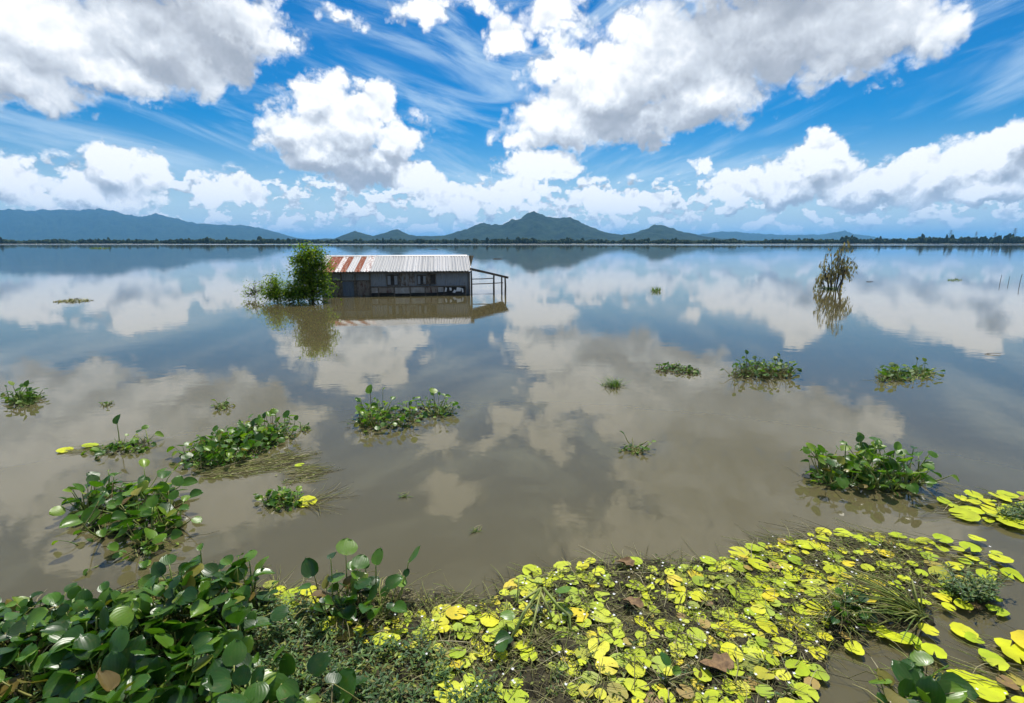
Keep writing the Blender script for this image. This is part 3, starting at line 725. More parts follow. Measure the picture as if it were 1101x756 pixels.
def rosette(root, x, y, rr, n, leaf, Lr, lean=(8, 45), az0=None, azs=180, z0=0.0, join=None, tilt=(5, 80)):
    """one hyacinth plant: upright stalks, each with a round glossy leaf"""
    o = root.location
    for k in range(n):
        az = (R(az0) if az0 is not None else 0) + R(rr.uniform(-azs, azs)) if az0 is not None else 2 * math.pi * (k + rr.random()) / n
        lam = R(rr.uniform(*lean)); L = rr.uniform(*Lr)
        outv = Vector((math.sin(az), math.cos(az), 0)); up = Vector((0, 0, 1))
        dp = (up * math.cos(lam) + outv * math.sin(lam)).normalized()
        base = Vector((x - o.x, y - o.y, z0)) + outv * rr.uniform(.005, .03)
        be = lam + R(rr.uniform(*tilt)); be = min(be, R(112))
        db = up * math.cos(be) + outv * math.sin(be)
        sz = leaf * rr.choice((.55, .8, .95, 1.05, 1.2)) * rr.uniform(.88, 1.12)
        side = outv.cross(up) * rr.gauss(0, .55)
        nrm = (up - outv * .3 + side) if be > R(25) else (side - outv)
        mS = trs(base, basis(outv.cross(dp).cross(dp) if False else dp.orthogonal(), dp), L)
        # stalk template runs along its local z
        mS = trs(base, Matrix((outv.cross(up), dp.cross(outv.cross(up)), dp)).transposed(), (L * rr.uniform(.8, 1.2), L, L))
        tip = base + dp * L * .985
        mL = trs(tip, basis(db, nrm), (sz * rr.uniform(.9, 1.1), sz, sz))
        if join is None:
            if L > .28: mS = mS @ Matrix.Diagonal((.24 / L, .5 + .12 / L, 1, 1)); st_ = STALK[0] if rr.random() < .5 else STALK[4]
            else: st_ = rr.choice(STALK[:4])
            link('stalk', st_, root, mS)
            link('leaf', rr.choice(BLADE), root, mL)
        else:
            join[1].tube([base, base.lerp(tip, .5) + outv * .01, tip], [.008, .007, .004], 3, cap=False)
            stamp(join[0], rr.choice(LITE_MB), mL)

def clump(name, label, poly, nros, nleaf, leaf, Lr, seed, lean=(8, 66), joined=False, group=None, mat_h=.02, nstr=60, extra=None, cat='plant', mind=.05):
    rr = random.Random(seed); pw = poly_world(poly)
    c = (sum(p[0] for p in pw) / len(pw), sum(p[1] for p in pw) / len(pw))
    root = empty(name, (c[0], c[1], 0)); tag(root, label, cat, group)
    join = (MB(), MB()) if joined else None
    for (x, y) in scatter(pw, nros, rr, mind):
        rosette(root, x, y, rr, rr.randint(*nleaf), leaf, Lr, lean, join=join)
    if extra: extra(root, rr, join)
    root_mat(root, pw, max(.012, leaf * .2), mat_h, leaf * 1.2, .035, seed, sink=.018, nscale=16.0)
    for (x, y) in scatter(pw, nros * 2, rr):          # small leaves low on the water round the roots
        rosette(root, x, y, rr, 3, leaf * .62, (leaf * .3, leaf * .9), (35, 85), join=join, tilt=(0, 40))
    if join:
        a = join[0].build('foliage', M['far_leaf'], root, True); a['kind'] = 'stuff'
        b = join[1].build('stem', M['hyacinth_stalk'], root, True); b['kind'] = 'stuff'
    if nstr:
        wide = [(c[0] + (p[0] - c[0]) * 1.25, c[1] + (p[1] - c[1]) * 1.25) for p in pw]
        strands(root, scatter(wide, nstr, rr), rr, leaf * .8, leaf * 2.6, leaf * .022, zmax=.025)
    return root

# ------------------------------------------------------------------ floating hyacinth clumps
SHORT = .72
def far_stems(*spec):
    """a few long-stalked leaves standing apart: (px, py, azimuth, lean, length, leaf)"""
    def f(root, rr, join):
        for (px, py, az, ln, L, lf) in spec:
            g = ground(px, py); rosette(root, g.x, g.y, rr, 1, lf, (L * SHORT, L * SHORT), (ln, ln + 2), az, 4, join=join)
    return f
clump('water_hyacinth', 'big floating hyacinth clump nearest the bottom left mat, with bent stalks at its edge', [(95, 572), (88, 552), (110, 530), (150, 520), (185, 530), (196, 560), (188, 590), (160, 606), (120, 592)], 20, (6, 8), .115, (.10, .27), 11,
      extra=far_stems((80, 576, 30, 38, .42, .09), (82, 575, 45, 50, .40, .07), (85, 572, 60, 62, .36, .06), (88, 586, 250, 60, .2, .1), (110, 606, 190, 70, .12, .1)))
clump('water_hyacinth', 'long slanting bank of leafy hyacinth floating left of the middle', [(192, 498), (205, 486), (240, 472), (280, 460), (306, 456), (312, 472), (285, 486), (250, 500), (210, 506)], 46, (6, 8), .085, (.07, .20), 12,
      extra=far_stems((296, 468, 0, 5, .42, .12), (303, 468, 20, 15, .32, .09), (312, 468, 40, 20, .28, .06), (222, 490, 300, 20, .34, .075)))
clump('water_hyacinth', 'hyacinth clump with pale splayed stalks floating below the house', [(382, 450), (395, 440), (425, 440), (455, 436), (484, 438), (488, 447), (455, 453), (420, 462), (395, 466)], 24, (5, 7), .082, (.08, .26), 13,
      extra=far_stems((400, 448, 340, 4, .48, .13), (412, 445, 10, 5, .52, .11), (388, 450, 320, 15, .34, .07), (466, 447, 320, 32, .40, .05), (467, 447, 300, 50, .36, .05), (468, 447, 345, 14, .46, .12), (470, 447, 10, 18, .42, .06), (472, 447, 30, 34, .36, .06), (474, 447, 60, 44, .34, .05), (476, 447, 75, 58, .32, .1), (464, 447, 285, 64, .36, .04), (462, 448, 275, 74, .40, .04)))
clump('water_hyacinth', 'tall dark green hyacinth clump floating near the lily drift, shadow beneath', [(868, 515), (880, 506), (920, 502), (960, 506), (990, 514), (998, 524), (965, 530), (920, 526), (885, 522)], 25, (6, 8), .108, (.12, .34), 14, lean=(8, 55),
      extra=far_stems((912, 512, 340, 8, .5, .11), (925, 510, 10, 14, .48, .1), (944, 510, 20, 12, .46, .13), (968, 514, 330, 34, .44, .11), (966, 514, 40, 18, .36, .09), (875, 512, 300, 15, .22, .1)))
clump('water_hyacinth', 'rounded leafy hyacinth clump floating right of centre', [(782, 402), (800, 396), (830, 396), (850, 400), (845, 406), (815, 408), (790, 407)], 22, (6, 8), .090, (.10, .30), 15, joined=True, extra=far_stems((803, 400, 0, 8, .48, .1), (833, 400, 20, 12, .36, .1), (812, 400, 350, 4, .36, .09)))
clump('water_hyacinth', 'low hyacinth clump with a trailing green tip at the right', [(938, 406), (955, 401), (985, 398), (1005, 399), (1000, 405), (975, 409), (950, 411)], 18, (5, 8), .085, (.06, .20), 16, joined=True, extra=far_stems((985, 402, 10, 5, .38, .1), (995, 402, 350, 8, .32, .09), (1000, 402, 80, 75, .3, .12)))
clump('water_hyacinth', 'flat strip of small green plants between the middle and the rounded clump', [(706, 398), (725, 394), (748, 396), (754, 402), (735, 404), (712, 402)], 16, (5, 7), .065, (.03, .10), 17, joined=True)
clump('water_hyacinth', 'small leafy hyacinth clump near the left edge of the water', [(9, 431), (20, 426), (38, 427), (45, 432), (30, 437), (14, 436)], 12, (5, 7), .085, (.06, .22), 18, joined=True, extra=far_stems((12, 432, 300, 10, .34, .07), (28, 430, 0, 8, .30, .1)))
clump('water_hyacinth', 'sprawling thin hyacinth with two yellow pads at its left side', [(104, 486), (120, 478), (150, 472), (165, 476), (155, 484), (125, 492)], 8, (4, 6), .085, (.06, .16), 19, lean=(30, 80), nstr=110, extra=far_stems((127, 482, 350, 4, .42, .11), (160, 478, 320, 40, .30, .1), (124, 488, 200, 60, .16, .1)))
clump('water_hyacinth', 'small hyacinth tuft with a bright yellow pad at its right', [(282, 540), (296, 532), (314, 532), (318, 542), (305, 548), (288, 548)], 10, (5, 7), .065, (.04, .11), 20, nstr=90, extra=far_stems((308, 528, 330, 40, .12, .06)))
clump('water_hyacinth', 'tiny green sprig floating above the long hyacinth bank', [(232, 438), (240, 434), (249, 437), (241, 441)], 4, (4, 5), .055, (.04, .12), 21, joined=True, nstr=20)
clump('water_hyacinth', 'thin bent sprigs floating alone in the middle right water', [(670, 484), (680, 480), (692, 484), (684, 488)], 3, (3, 4), .075, (.08, .2), 22, joined=True, lean=(30, 80), nstr=26)
clump('water_hyacinth', 'tiny dark sprig floating far left beside the thin hyacinth', [(110, 435), (115, 433), (119, 435), (114, 437)], 2, (3, 4), .05, (.03, .06), 23, joined=True, nstr=8)
clump('water_hyacinth', 'few-leaved sprig at the end of the long hyacinth bank', [(322, 462), (328, 459), (335, 462), (328, 465)], 3, (3, 4), .05, (.03, .08), 24, joined=True, nstr=14)

def grass_tuft(name, label, poly, n, L, wid, seed, lean=(10, 70), mat=None, cat='grass', group=None):
    rr = random.Random(seed); pw = poly_world(poly); c = (sum(p[0] for p in pw) / len(pw), sum(p[1] for p in pw) / len(pw))
    root = empty(name, (c[0], c[1], 0)); tag(root, label, cat, group); mb = MB()
    for (x, y) in scatter(pw, n, rr):
        az = rr.uniform(0, 6.283); o = Vector((math.sin(az), math.cos(az), 0)); ln = R(rr.uniform(*lean)); l_ = L * rr.uniform(.5, 1.15)
        sd_ = Vector((o.y, -o.x, 0)); b = Vector((x - c[0], y - c[1], 0)); prev = None; base = len(mb.v)
        for k, t in enumerate((0, .4, .75, 1)):
            a = ln + t * t * .7; p = b + Vector((0, 0, math.cos(ln) * l_ * t * (1 - .25 * t))) + o * (math.sin(a) * l_ * t)
            w = wid * (1 - t ** 2) + .0006
            mb.v += [tuple(p - sd_ * w), tuple(p + sd_ * w)]
        for k in range(3): q = base + 2 * k; mb.f.append((q, q + 1, q + 3, q + 2)); mb.mi.append(0)
    b = mb.build('blade', mat or M['far_leaf'], root, True); b['kind'] = 'stuff'
    strands(root, scatter(pw, max(8, n // 5), rr), rr, L * .4, L, wid * .5)
    return root
grass_tuft('grass_tuft', 'small spiky grass tuft floating in the cloud reflection right of centre', [(646, 415), (660, 412), (673, 414), (660, 418)], 110, .20, .006, 31)
grass_tuft('grass_tuft', 'small grass tuft floating far out beyond the middle', [(699, 313), (705, 311), (711, 313), (705, 315)], 70, .34, .012, 32, (5, 40))
grass_tuft('grass_tuft', 'long thin raft of grass far out at the left', [(56, 325), (78, 321), (104, 323), (80, 326)], 260, .16, .014, 33, (40, 85), M['strand'])
grass_tuft('grass_tuft', 'thin floating grass streak near the left far shore', [(92, 267.2), (108, 266.4), (122, 267), (108, 268)], 220, .9, .05, 34, (10, 70))
grass_tuft('grass_tuft', 'faint grass blades poking out below the middle', [(505, 571), (511, 569), (517, 571), (511, 573)], 14, .07, .004, 35, (50, 85))
grass_tuft('grass_tuft', 'faint weed patch just under the hyacinth with pale stalks', [(430, 534), (434, 532), (440, 534), (435, 536)], 18, .07, .004, 36, (50, 85))

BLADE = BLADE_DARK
# ------------------------------------------------------------------ near mat: roots, hyacinth, creeper
Z_HY = [(-30, 668), (20, 664), (75, 662), (120, 655), (185, 640), (235, 638), (285, 650), (300, 690), (300, 760), (300, 900), (-60, 900)]
Z_MAT = [(-80, 668), (20, 664), (75, 660), (120, 646), (185, 632), (240, 628), (300, 634), (350, 642), (440, 636), (530, 646), (556, 622), (640, 606), (700, 602), (770, 606), (800, 596), (860, 582), (905, 580), (960, 584), (1000, 600), (1010, 630), (985, 668), (930, 676), (892, 700), (874, 740), (872, 800), (880, 900), (-80, 900)]
def near_mat():
    rr = random.Random(50)
    pw = poly_world(Z_MAT); c = ground(430, 720)
    root = empty('weed_mat', (c.x, c.y, 0)); tag(root, 'tangled brown and olive weed mat under the near plants', 'weeds')
    root_mat(root, pw, .020, .016, .12, .045, 4.0, nscale=7.0)
    strands(root, scatter(pw, 5200, rr), rr, .06, .34, .0022, zmax=.05, lift=.05)
    # loose fine bits of leaf among the stems
    mb = MB()
    for (x, y) in scatter(pw, 6500, rr):
        L = rr.uniform(.010, .030); a = rr.uniform(0, 6.283); d_ = Vector((math.cos(a), math.sin(a), rr.uniform(-.3, .5))).normalized()
        stamp(mb, LITE_MB[0], trs(Vector((x - c.x, y - c.y, rr.uniform(.008, .045))), basis(d_, Vector((rr.gauss(0, .5), rr.gauss(0, .5), 1))), (L * .6, L, L)))
    o = mb.build('leaf_litter', M['strand'], root); o['kind'] = 'stuff'
    mb = MB()                                  # green submerged weed showing between the pads
    for (x, y) in scatter(pw, 9000, rr):
        if fbm(x * 5, y * 5, 2.2) < rr.uniform(-.35, .15): continue
        L = rr.uniform(.012, .036); a = rr.uniform(0, 6.283); d_ = Vector((math.cos(a), math.sin(a), rr.uniform(-.1, .9))).normalized()
        stamp(mb, LITE_MB[1], trs(Vector((x - c.x, y - c.y, rr.uniform(.010, .05))), basis(d_, Vector((rr.gauss(0, .5), rr.gauss(0, .5), 1))), (L * .5, L, L)))
    o = mb.build('weed_leaf', M['weed_leaf'], root); o['kind'] = 'stuff'
near_mat()

def near_hyacinth():
    quads = [
     ('large glossy hyacinth leaves at the very bottom left corner', [(-40, 700), (70, 700), (75, 800), (80, 860), (-60, 860)], 14, .122, (.10, .24)),
     ('big cupped hyacinth leaves in the middle of the bottom left bed', [(80, 706), (160, 700), (168, 780), (172, 860), (84, 860)], 15, .130, (.12, .28)),
     ('glossy hyacinth leaves at the right end of the bottom left bed', [(170, 690), (250, 676), (285, 720), (285, 860), (176, 860)], 15, .124, (.12, .28)),
     ('low hyacinth fringe along the left edge of the mat', [(-30, 676), (20, 668), (80, 666), (110, 668), (100, 692), (-30, 694)], 11, .092, (.08, .20)),
     ('tall dark hyacinth leaves at the top of the left bed', [(150, 668), (190, 648), (240, 642), (282, 654), (270, 672), (200, 688), (160, 696)], 15, .108, (.14, .34)),
     ('scattered hyacinth leaves between the fringe and the big leaves', [(60, 676), (120, 668), (150, 670), (155, 696), (100, 704), (60, 700)], 10, .10, (.10, .22)),
     ('few broad hyacinth leaves at the bottom among the creeper', [(290, 745), (330, 760), (400, 775), (400, 850), (280, 850)], 5, .125, (.06, .16))]
    for k, (lab, poly, n, lf, Lr) in enumerate(quads):
        rr = random.Random(60 + k); pw = poly_world(poly); c = (sum(p[0] for p in pw) / len(pw), sum(p[1] for p in pw) / len(pw))
        root = empty('water_hyacinth', (c[0], c[1], 0)); tag(root, lab, 'plant', 'hyacinth plants of the near mat')
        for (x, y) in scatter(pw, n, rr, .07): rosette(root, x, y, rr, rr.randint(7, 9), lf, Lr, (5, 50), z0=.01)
        strands(root, scatter(pw, 60, rr), rr, .1, .3, .004, zmax=.1, lift=.4)
near_hyacinth()

SHORT = .9
def standing(label, poly, seed, spec, n, leaf, Lr, nleaf=(4, 6), nstr=120):
    rr = random.Random(seed); pw = poly_world(poly); c = (sum(p[0] for p in pw) / len(pw), sum(p[1] for p in pw) / len(pw))
    root = empty('water_hyacinth', (c[0], c[1], 0)); tag(root, label, 'plant')
    for (x, y) in scatter(pw, n, rr, .05): rosette(root, x, y, rr, rr.randint(*nleaf), leaf, Lr, (4, 36), z0=.01)
    far_stems(*spec)(root, rr, None)
    strands(root, scatter(pw, nstr, rr), rr, .08, .3, .0035, zmax=.09, lift=.5)
    root_mat(root, pw, .014, .045, .08, .03, seed); return root
standing('upright long-stalked hyacinth standing at the water edge of the mat', [(338, 660), (370, 648), (430, 646), (440, 656), (400, 672), (350, 676)], 71,
         [(357, 655, 0, 6, .40, .10), (372, 655, 350, 14, .40, .13), (383, 655, 12, 8, .32, .11), (400, 655, 20, 8, .34, .10), (424, 652, 40, 20, .34, .12), (418, 655, 60, 24, .26, .12), (350, 655, 300, 16, .28, .12), (395, 652, 350, 4, .30, .12)], 8, .105, (.10, .24))
standing('lone rounded hyacinth leaf standing up among the yellow pads', [(714, 738), (722, 736), (726, 742), (718, 746)], 72, [(717, 742, 0, 4, .15, .075), (745, 746, 60, 10, .10, .06)], 1, .06, (.06, .1), (2, 3), 6)
standing('dark hyacinth leaves at the bottom edge beside the open channel', [(955, 752), (985, 742), (1015, 748), (1020, 800), (960, 800)], 73, [(968, 748, 60, 60, .16, .13), (985, 752, 90, 50, .14, .16)], 6, .12, (.06, .16))
standing('dark green leafy plant left of the bent reeds', [(888, 664), (905, 655), (920, 660), (918, 676), (898, 680)], 74, [], 7, .065, (.04, .12))

def fallen():
    c = ground(583, 660); root = empty('water_hyacinth', (c.x, c.y, 0))
    tag(root, 'uprooted hyacinth with bare bent stalks lying among the yellow pads', 'plant')
    def pt(px, py, z): g = ground(px, py, z); return Vector((g.x - c.x, g.y - c.y, z))
    crown = pt(582, 632, .17)
    for (pts, r) in (([(582, 632, .17), (570, 640, .17), (556, 648, .16), (558, 621, .30)], .008), ([(582, 632, .17), (566, 655, .12), (552, 682, .04), (545, 694, .01)], .010),
                     ([(580, 634, .16), (588, 652, .12), (593, 664, .04)], .009), ([(584, 632, .17), (600, 652, .14), (612, 662, .08), (614, 684, .02)], .010),
                     ([(582, 632, .17), (575, 664, .10), (569, 694, .02)], .007), ([(580, 634, .17), (562, 660, .11), (548, 690, .03)], .008), ([(610, 680, .03), (590, 690, .02), (570, 700, .02)], .008),
                     ([(584, 628, .18), (572, 626, .22), (562, 620, .27)], .005)):
        m_ = MB(); m_.tube([pt(*p) for p in pts], [r] * (len(pts) - 1) + [r * .6], 6); m_.build('stalk', M['hyacinth_stalk'], root, True)
    rr = random.Random(5)
    for (px, py, z, az, sz) in ((598, 637, .13, 60, .12), (553, 660, .12, 250, .10), (549, 684, .07, 230, .12), (540, 690, .08, 180, .10), (604, 660, .06, 90, .08), (577, 660, .03, 10, .09)):
        o_ = Vector((math.sin(R(az)), math.cos(R(az)), 0)); link('leaf', rr.choice(BLADE), root, trs(pt(px, py, z), basis(o_ + Vector((0, 0, .2)), Vector((rr.gauss(0, .4), rr.gauss(0, .4), 1))), sz))
    pw = [(ground(*p).x, ground(*p).y) for p in ((560, 690), (575, 684), (590, 692), (580, 706), (562, 704))]
    root_mat(root, pw, .012, .04, .06, .03, 9.0); strands(root, scatter(pw, 90, rr), rr, .06, .22, .003, zmax=.06)
fallen()

def creeper(label, poly, n, seed, dens_leaf=(7, 11), L=(.028, .052), h=.12):
    rr = random.Random(seed); pw = poly_world(poly); c = (sum(p[0] for p in pw) / len(pw), sum(p[1] for p in pw) / len(pw))
    root = empty('creeping_weed', (c[0], c[1], 0)); tag(root, label, 'plant'); mb, st = MB(), MB()
    for (x, y) in scatter(pw, n, rr):
        if n > 300 and fbm(x * 4.5, y * 4.5, seed) < rr.uniform(-.30, .22): continue
        az = rr.uniform(0, 6.283); o_ = Vector((math.cos(az), math.sin(az), 0)); b = Vector((x - c[0], y - c[1], .005))
        H = h * rr.uniform(.3, 1); top = b + o_ * H * rr.uniform(.3, 1.2) + Vector((0, 0, H)); st.tube([b, b.lerp(top, .6) + Vector((0, 0, .01)), top], .0016, 3, cap=False)
        k = rr.randint(*dens_leaf)
        for q in range(k):
            t = (q + .5) / k; a2 = az + q * 2.4 + rr.uniform(-.4, .4); d_ = Vector((math.cos(a2), math.sin(a2), rr.uniform(-.2, .6))).normalized(); l_ = rr.uniform(*L)
            p = b.lerp(top, t); s_ = d_.cross(Vector((0, 0, 1))).normalized() * l_ * .17; m_ = p + d_ * l_ * .5 + Vector((0, 0, l_ * .07)); e = p + d_ * l_
            i0 = len(mb.v); mb.v += [tuple(p), tuple(m_ - s_), tuple(e), tuple(m_ + s_), tuple(m_ - Vector((0, 0, l_ * .05)))]
            mb.f += [(i0, i0 + 1, i0 + 4), (i0 + 1, i0 + 2, i0 + 4), (i0 + 2, i0 + 3, i0 + 4), (i0 + 3, i0, i0 + 4)]; mb.mi += [0] * 4
    a = mb.build('foliage', M['small_leaf'], root); a['kind'] = 'stuff'; b_ = st.build('stem', M['strand'], root); b_['kind'] = 'stuff'
creeper('dark green narrow-leaved creeping weed at the bottom between hyacinth and pads', [(230, 690), (290, 668), (340, 680), (400, 690), (470, 700), (500, 730), (540, 760), (560, 880), (220, 880)], 1700, 81)
creeper('olive creeping weed behind the right end of the hyacinth bed', [(270, 660), (330, 652), (350, 676), (300, 690), (270, 680)], 130, 82)
creeper('sparse creeping weed among the yellow pads', [(500, 700), (600, 690), (760, 690), (850, 690), (860, 860), (560, 860)], 110, 83, (5, 8), (.02, .035), .06)
creeper('sparse low creeping weed on the left mat under the big leaves', [(-40, 690), (100, 690), (250, 690), (260, 860), (-60, 860)], 420, 84, (6, 9), (.025, .05), .10)
creeper('bushy green tuft on a dark root lump in the lily drift', [(1020, 640), (1045, 632), (1066, 640), (1062, 650), (1030, 652)], 130, 85, (10, 15), (.03, .05), .17)
creeper('green weed tuft on the floating raft near the right edge', [(1072, 556), (1101, 550), (1140, 556), (1110, 566), (1080, 562)], 110, 86, (9, 13), (.03, .06), .12)

def reeds():
    rr = random.Random(91); g = ground(990, 664); root = empty('reed_tuft', (g.x, g.y, 0)); tag(root, 'bent clump of reeds lying to the left in the lily drift', 'reeds')
    for k in range(46):
        a = R(180 + rr.gauss(-8, 20)); L = rr.uniform(.25, .62); b = Vector((rr.gauss(0, .03), rr.gauss(0, .025), .02)); el_ = R(rr.uniform(4, 34))
        d_ = Vector((math.cos(a) * math.cos(el_), math.sin(a) * math.cos(el_), math.sin(el_)))
        m_ = MB(); pts = [b, b + d_ * L * .5 + Vector((0, 0, .02)), b + d_ * L * .8, b + d_ * L - Vector((0, 0, .05 * L))]
        pts = [Vector((p.x, p.y, max(.006, p.z))) for p in pts]; m_.tube(pts, [.005, .0045, .0035, .001], 4); m_.build('blade', M['hyacinth_stalk'] if rr.random() < .7 else M['strand'], root, True)
    for (pts, r) in (([(0, 0, .02), (-.16, .16, .17), (-.40, .26, .22)], .006), ([(0, .0, .02), (-.03, .06, .15), (-.02, .10, .22), (-.05, -.08, .02)], .006), ([(.02, .02, .02), (.05, .10, .16), (0, .17, .15)], .006)):
        m_ = MB(); m_.tube(pts, r, 5); m_.build('blade', M['hyacinth_stalk'], root, True)
    pw = [(g.x + dx, g.y + dy) for dx, dy in ((-.18, -.03), (-.05, .06), (.05, .06), (.08, 0), (.04, -.06), (-.08, -.07))]
    root_mat(root, pw, .012, .045, .06, .03, 3.0)
reeds()

# ------------------------------------------------------------------ yellow floating pads
def pad_shape(seed):
    rr = random.Random(seed); n = 22; mb = MB(); notch = rr.uniform(.10, .34); deep = rr.uniform(.35, .85); lob = rr.choice([0, 0, .05, .12]); ph = rr.uniform(0, 6.28); sq = rr.uniform(.84, 1.0); cu = rr.uniform(-.02, .06)
    rings = [.35, .72, 1.0]; mb.v.append((0, 0, 0))
    for r in rings:
        for k in range(n):
            t = k / (n - 1); a = notch + (2 * math.pi - 2 * notch) * t
            q = r * (1 + lob * math.sin(3 * a + ph) + .035 * math.sin(9 * a + ph * 2) * (r > .9) + rr.uniform(-.018, .018) * (r > .9))
            mb.v.append((math.cos(a) * q, math.sin(a) * q * sq, cu * r * r + .018 * math.sin(2 * a + ph) * r + (rr.uniform(-.012, .02) if r > .9 else 0)))
    for k in range(n - 1): mb.f.append((0, 1 + k, 2 + k))
    for j in range(2):
        for k in range(n - 1): a = 1 + j * n + k; mb.f.append((a, a + n, a + n + 1, a + 1))
    mb.mi = [0] * len(mb.f); return mb.mesh('pad', M['pad'], True)
PADS = [pad_shape(s_) for s_ in range(9)]
PADS_FRESH = []
for m_ in PADS[:6]:
    q = m_.copy(); q.materials[0] = M['pad_fresh']; PADS_FRESH.append(q)
def flower_mesh(mb, p, r, rr):
    a0 = rr.uniform(0, 6.28); b = len(mb.v); mb.v.append((p[0], p[1], p[2]))
    for k in range(10):
        a = a0 + k * math.pi / 5; q = r if k % 2 == 0 else r * .45; mb.v.append((p[0] + math.cos(a) * q, p[1] + math.sin(a) * q, p[2] + (.35 * r if k % 2 == 0 else .1 * r)))
    for k in range(10): mb.f.append((b, b + 1 + k, b + 1 + (k + 1) % 10)); mb.mi.append(0)
def pads(label, poly, n, rad, over, seed, nflow=0, fixed=(), nstr=0, ang=None, spread=3.14, cat='plant', clus=0.0):
    rr = random.Random(seed); pw = poly_world(poly); c = (sum(p[0] for p in pw) / len(pw), sum(p[1] for p in pw) / len(pw))
    root = empty('floating_heart', (c[0], c[1], 0)); tag(root, label, cat); placed = []
    for (px, py, r) in fixed: g = ground(px, py); placed.append((g.x, g.y, r))
    nf = len(placed)
    if n:
        xs = [p[0] for p in pw]; ys = [p[1] for p in pw]
        for _ in range(n * 60):
            if len(placed) >= n + nf: break
            x, y = rr.uniform(min(xs), max(xs)), rr.uniform(min(ys), max(ys))
            if not inside(pw, x, y): continue
            if clus and fbm(x * 3.2, y * 3.2, seed) < rr.uniform(-clus, clus * .6): continue
            r = min(rad * 1.65, rad * math.exp(rr.gauss(0, .38))); 
            if any((x-a)**2 + (y-b)**2 < (over * (r + q))**2 for a, b, q in placed): continue
            placed.append((x, y, r))
    for k, (x, y, r) in enumerate(placed):
        e = Euler((rr.gauss(0, .07), rr.gauss(0, .07), rr.uniform(0, 6.28))).to_matrix()
        z = .016 + (k % 7) * .0045 + rr.uniform(0, .002) if n else .012
        link('leaf', rr.choice(PADS_FRESH if k < nf else PADS), root, trs(Vector((x - c[0], y - c[1], z + r * .06)), e, (r, r, r)))
    if nflow:
        mb = MB()
        for (x, y) in scatter(pw, nflow, rr):
            flower_mesh(mb, (x - c[0], y - c[1], rr.uniform(.055, .085)), rr.uniform(.007, .013), rr)
        o = mb.build('flower', M['flower'], root); o['kind'] = 'stuff'
    if nstr: strands(root, scatter(pw, nstr, rr), rr, .12, .5, .0022, ang, spread, .03)
    return root
pads('dense yellow floating heart pads in the middle of the near mat', [(556, 622), (640, 606), (700, 602), (770, 608), (770, 680), (760, 800), (640, 800), (600, 740), (545, 690)], 190, .047, .60, 101, 75, ((605, 612, .075), (572, 617, .085)), 200, clus=.5)
pads('yellow floating heart pads at the right of the near mat', [(770, 606), (800, 596), (860, 584), (900, 600), (912, 640), (896, 690), (874, 740), (872, 800), (765, 800), (772, 680)], 165, .052, .60, 102, 45, ((815, 600, .06), (848, 591, .08), (836, 605, .08), (1013, 736, .05)), 160, clus=.5)
pads('thin yellow floating heart pads left of the middle, below the standing hyacinth', [(288, 632), (335, 640), (345, 668), (440, 664), (530, 650), (556, 630), (545, 690), (560, 760), (500, 790), (460, 720), (380, 690), (300, 680)], 105, .050, .66, 103, 34, ((318, 640, .08), (300, 638, .05)), 200, clus=.30)
pads('long drift of scattered yellow pads at the right of the mat', [(800, 592), (880, 572), (960, 576), (1040, 584), (1092, 606), (1090, 640), (1040, 662), (960, 672), (905, 690), (900, 640), (880, 600)], 92, .050, .9, 104, 26, ((885, 574, .065), (905, 576, .075), (922, 582, .075), (1013, 583, .075), (1049, 583, .06), (1042, 593, .075), (1075, 606, .08), (1088, 620, .07), (1072, 660, .06), (944, 682, .07), (962, 690, .075), (978, 692, .06), (997, 683, .055), (1003, 707, .07), (992, 701, .045), (1035, 682, .075), (1046, 690, .05), (918, 701, .06)), 420, R(165), .5, clus=.45)
pads('raft of yellow pads near the right edge below the hyacinth clump', [(1008, 540), (1040, 536), (1101, 534), (1170, 545), (1160, 580), (1100, 572), (1040, 560)], 40, .075, .8, 105, 10, ((1016, 541, .08), (1044, 551, .1), (1068, 553, .11), (1046, 535, .08)), 160, R(170), .6)
pads('large yellow pads in the bottom right corner', [(1040, 756), (1050, 730), (1075, 700), (1110, 690), (1180, 700), (1180, 800), (1040, 800)], 26, .075, .75, 106, 5, ((1052, 740, .13), (1065, 711, .07), (1085, 700, .08), (1095, 712, .08), (1072, 720, .05)), 120, R(150), .8)
pads('two yellow pads floating beside the sprawling thin hyacinth', [(60, 486), (100, 478), (104, 484), (66, 490)], 0, .08, .8, 107, 0, ((70, 485, .085), (97, 480, .09)), 26, R(10), .5)
pads('bright yellow pad floating beside the small hyacinth tuft', [(316, 538), (340, 536), (342, 546), (318, 546)], 0, .08, .8, 108, 0, ((330, 541, .10), (322, 501, .055)), 40, R(10), 1.0)

def dead_leaf(px, py, r, label, seed):
    rr = random.Random(seed); g = ground(px, py); mb = MB(); n = 16; mb.v.append((0, 0, 0)); 
    for q in (.5, 1):
        for k in range(n): a = 2 * math.pi * k / n; w = q * r * (1 + .25 * math.sin(2 * a + seed) + rr.uniform(-.16, .14)); mb.v.append((math.cos(a) * w, math.sin(a) * w * .8, rr.uniform(-.12, .3) * r * q + .22 * r * q * q * math.sin(2 * a)))
    for k in range(n): mb.f.append((0, 1 + k, 1 + (k + 1) % n)); mb.f.append((1 + k, 1 + n + k, 1 + n + (k + 1) % n, 1 + (k + 1) % n))
    mb.mi = [0] * len(mb.f); o = mb.build('dead_leaf', M['dead_leaf'], None, True); o.location = (g.x, g.y, .06); tag(o, label, 'leaf', 'dead leaves lying on the pads')
dead_leaf(771, 723, .085, 'large curled brown leaf lying on the yellow pads near the bottom', 1)
dead_leaf(672, 612, .06, 'tan dead leaf on the far edge of the yellow pads', 2)
dead_leaf(680, 655, .06, 'pinkish brown dead leaf among pads in the middle', 3)
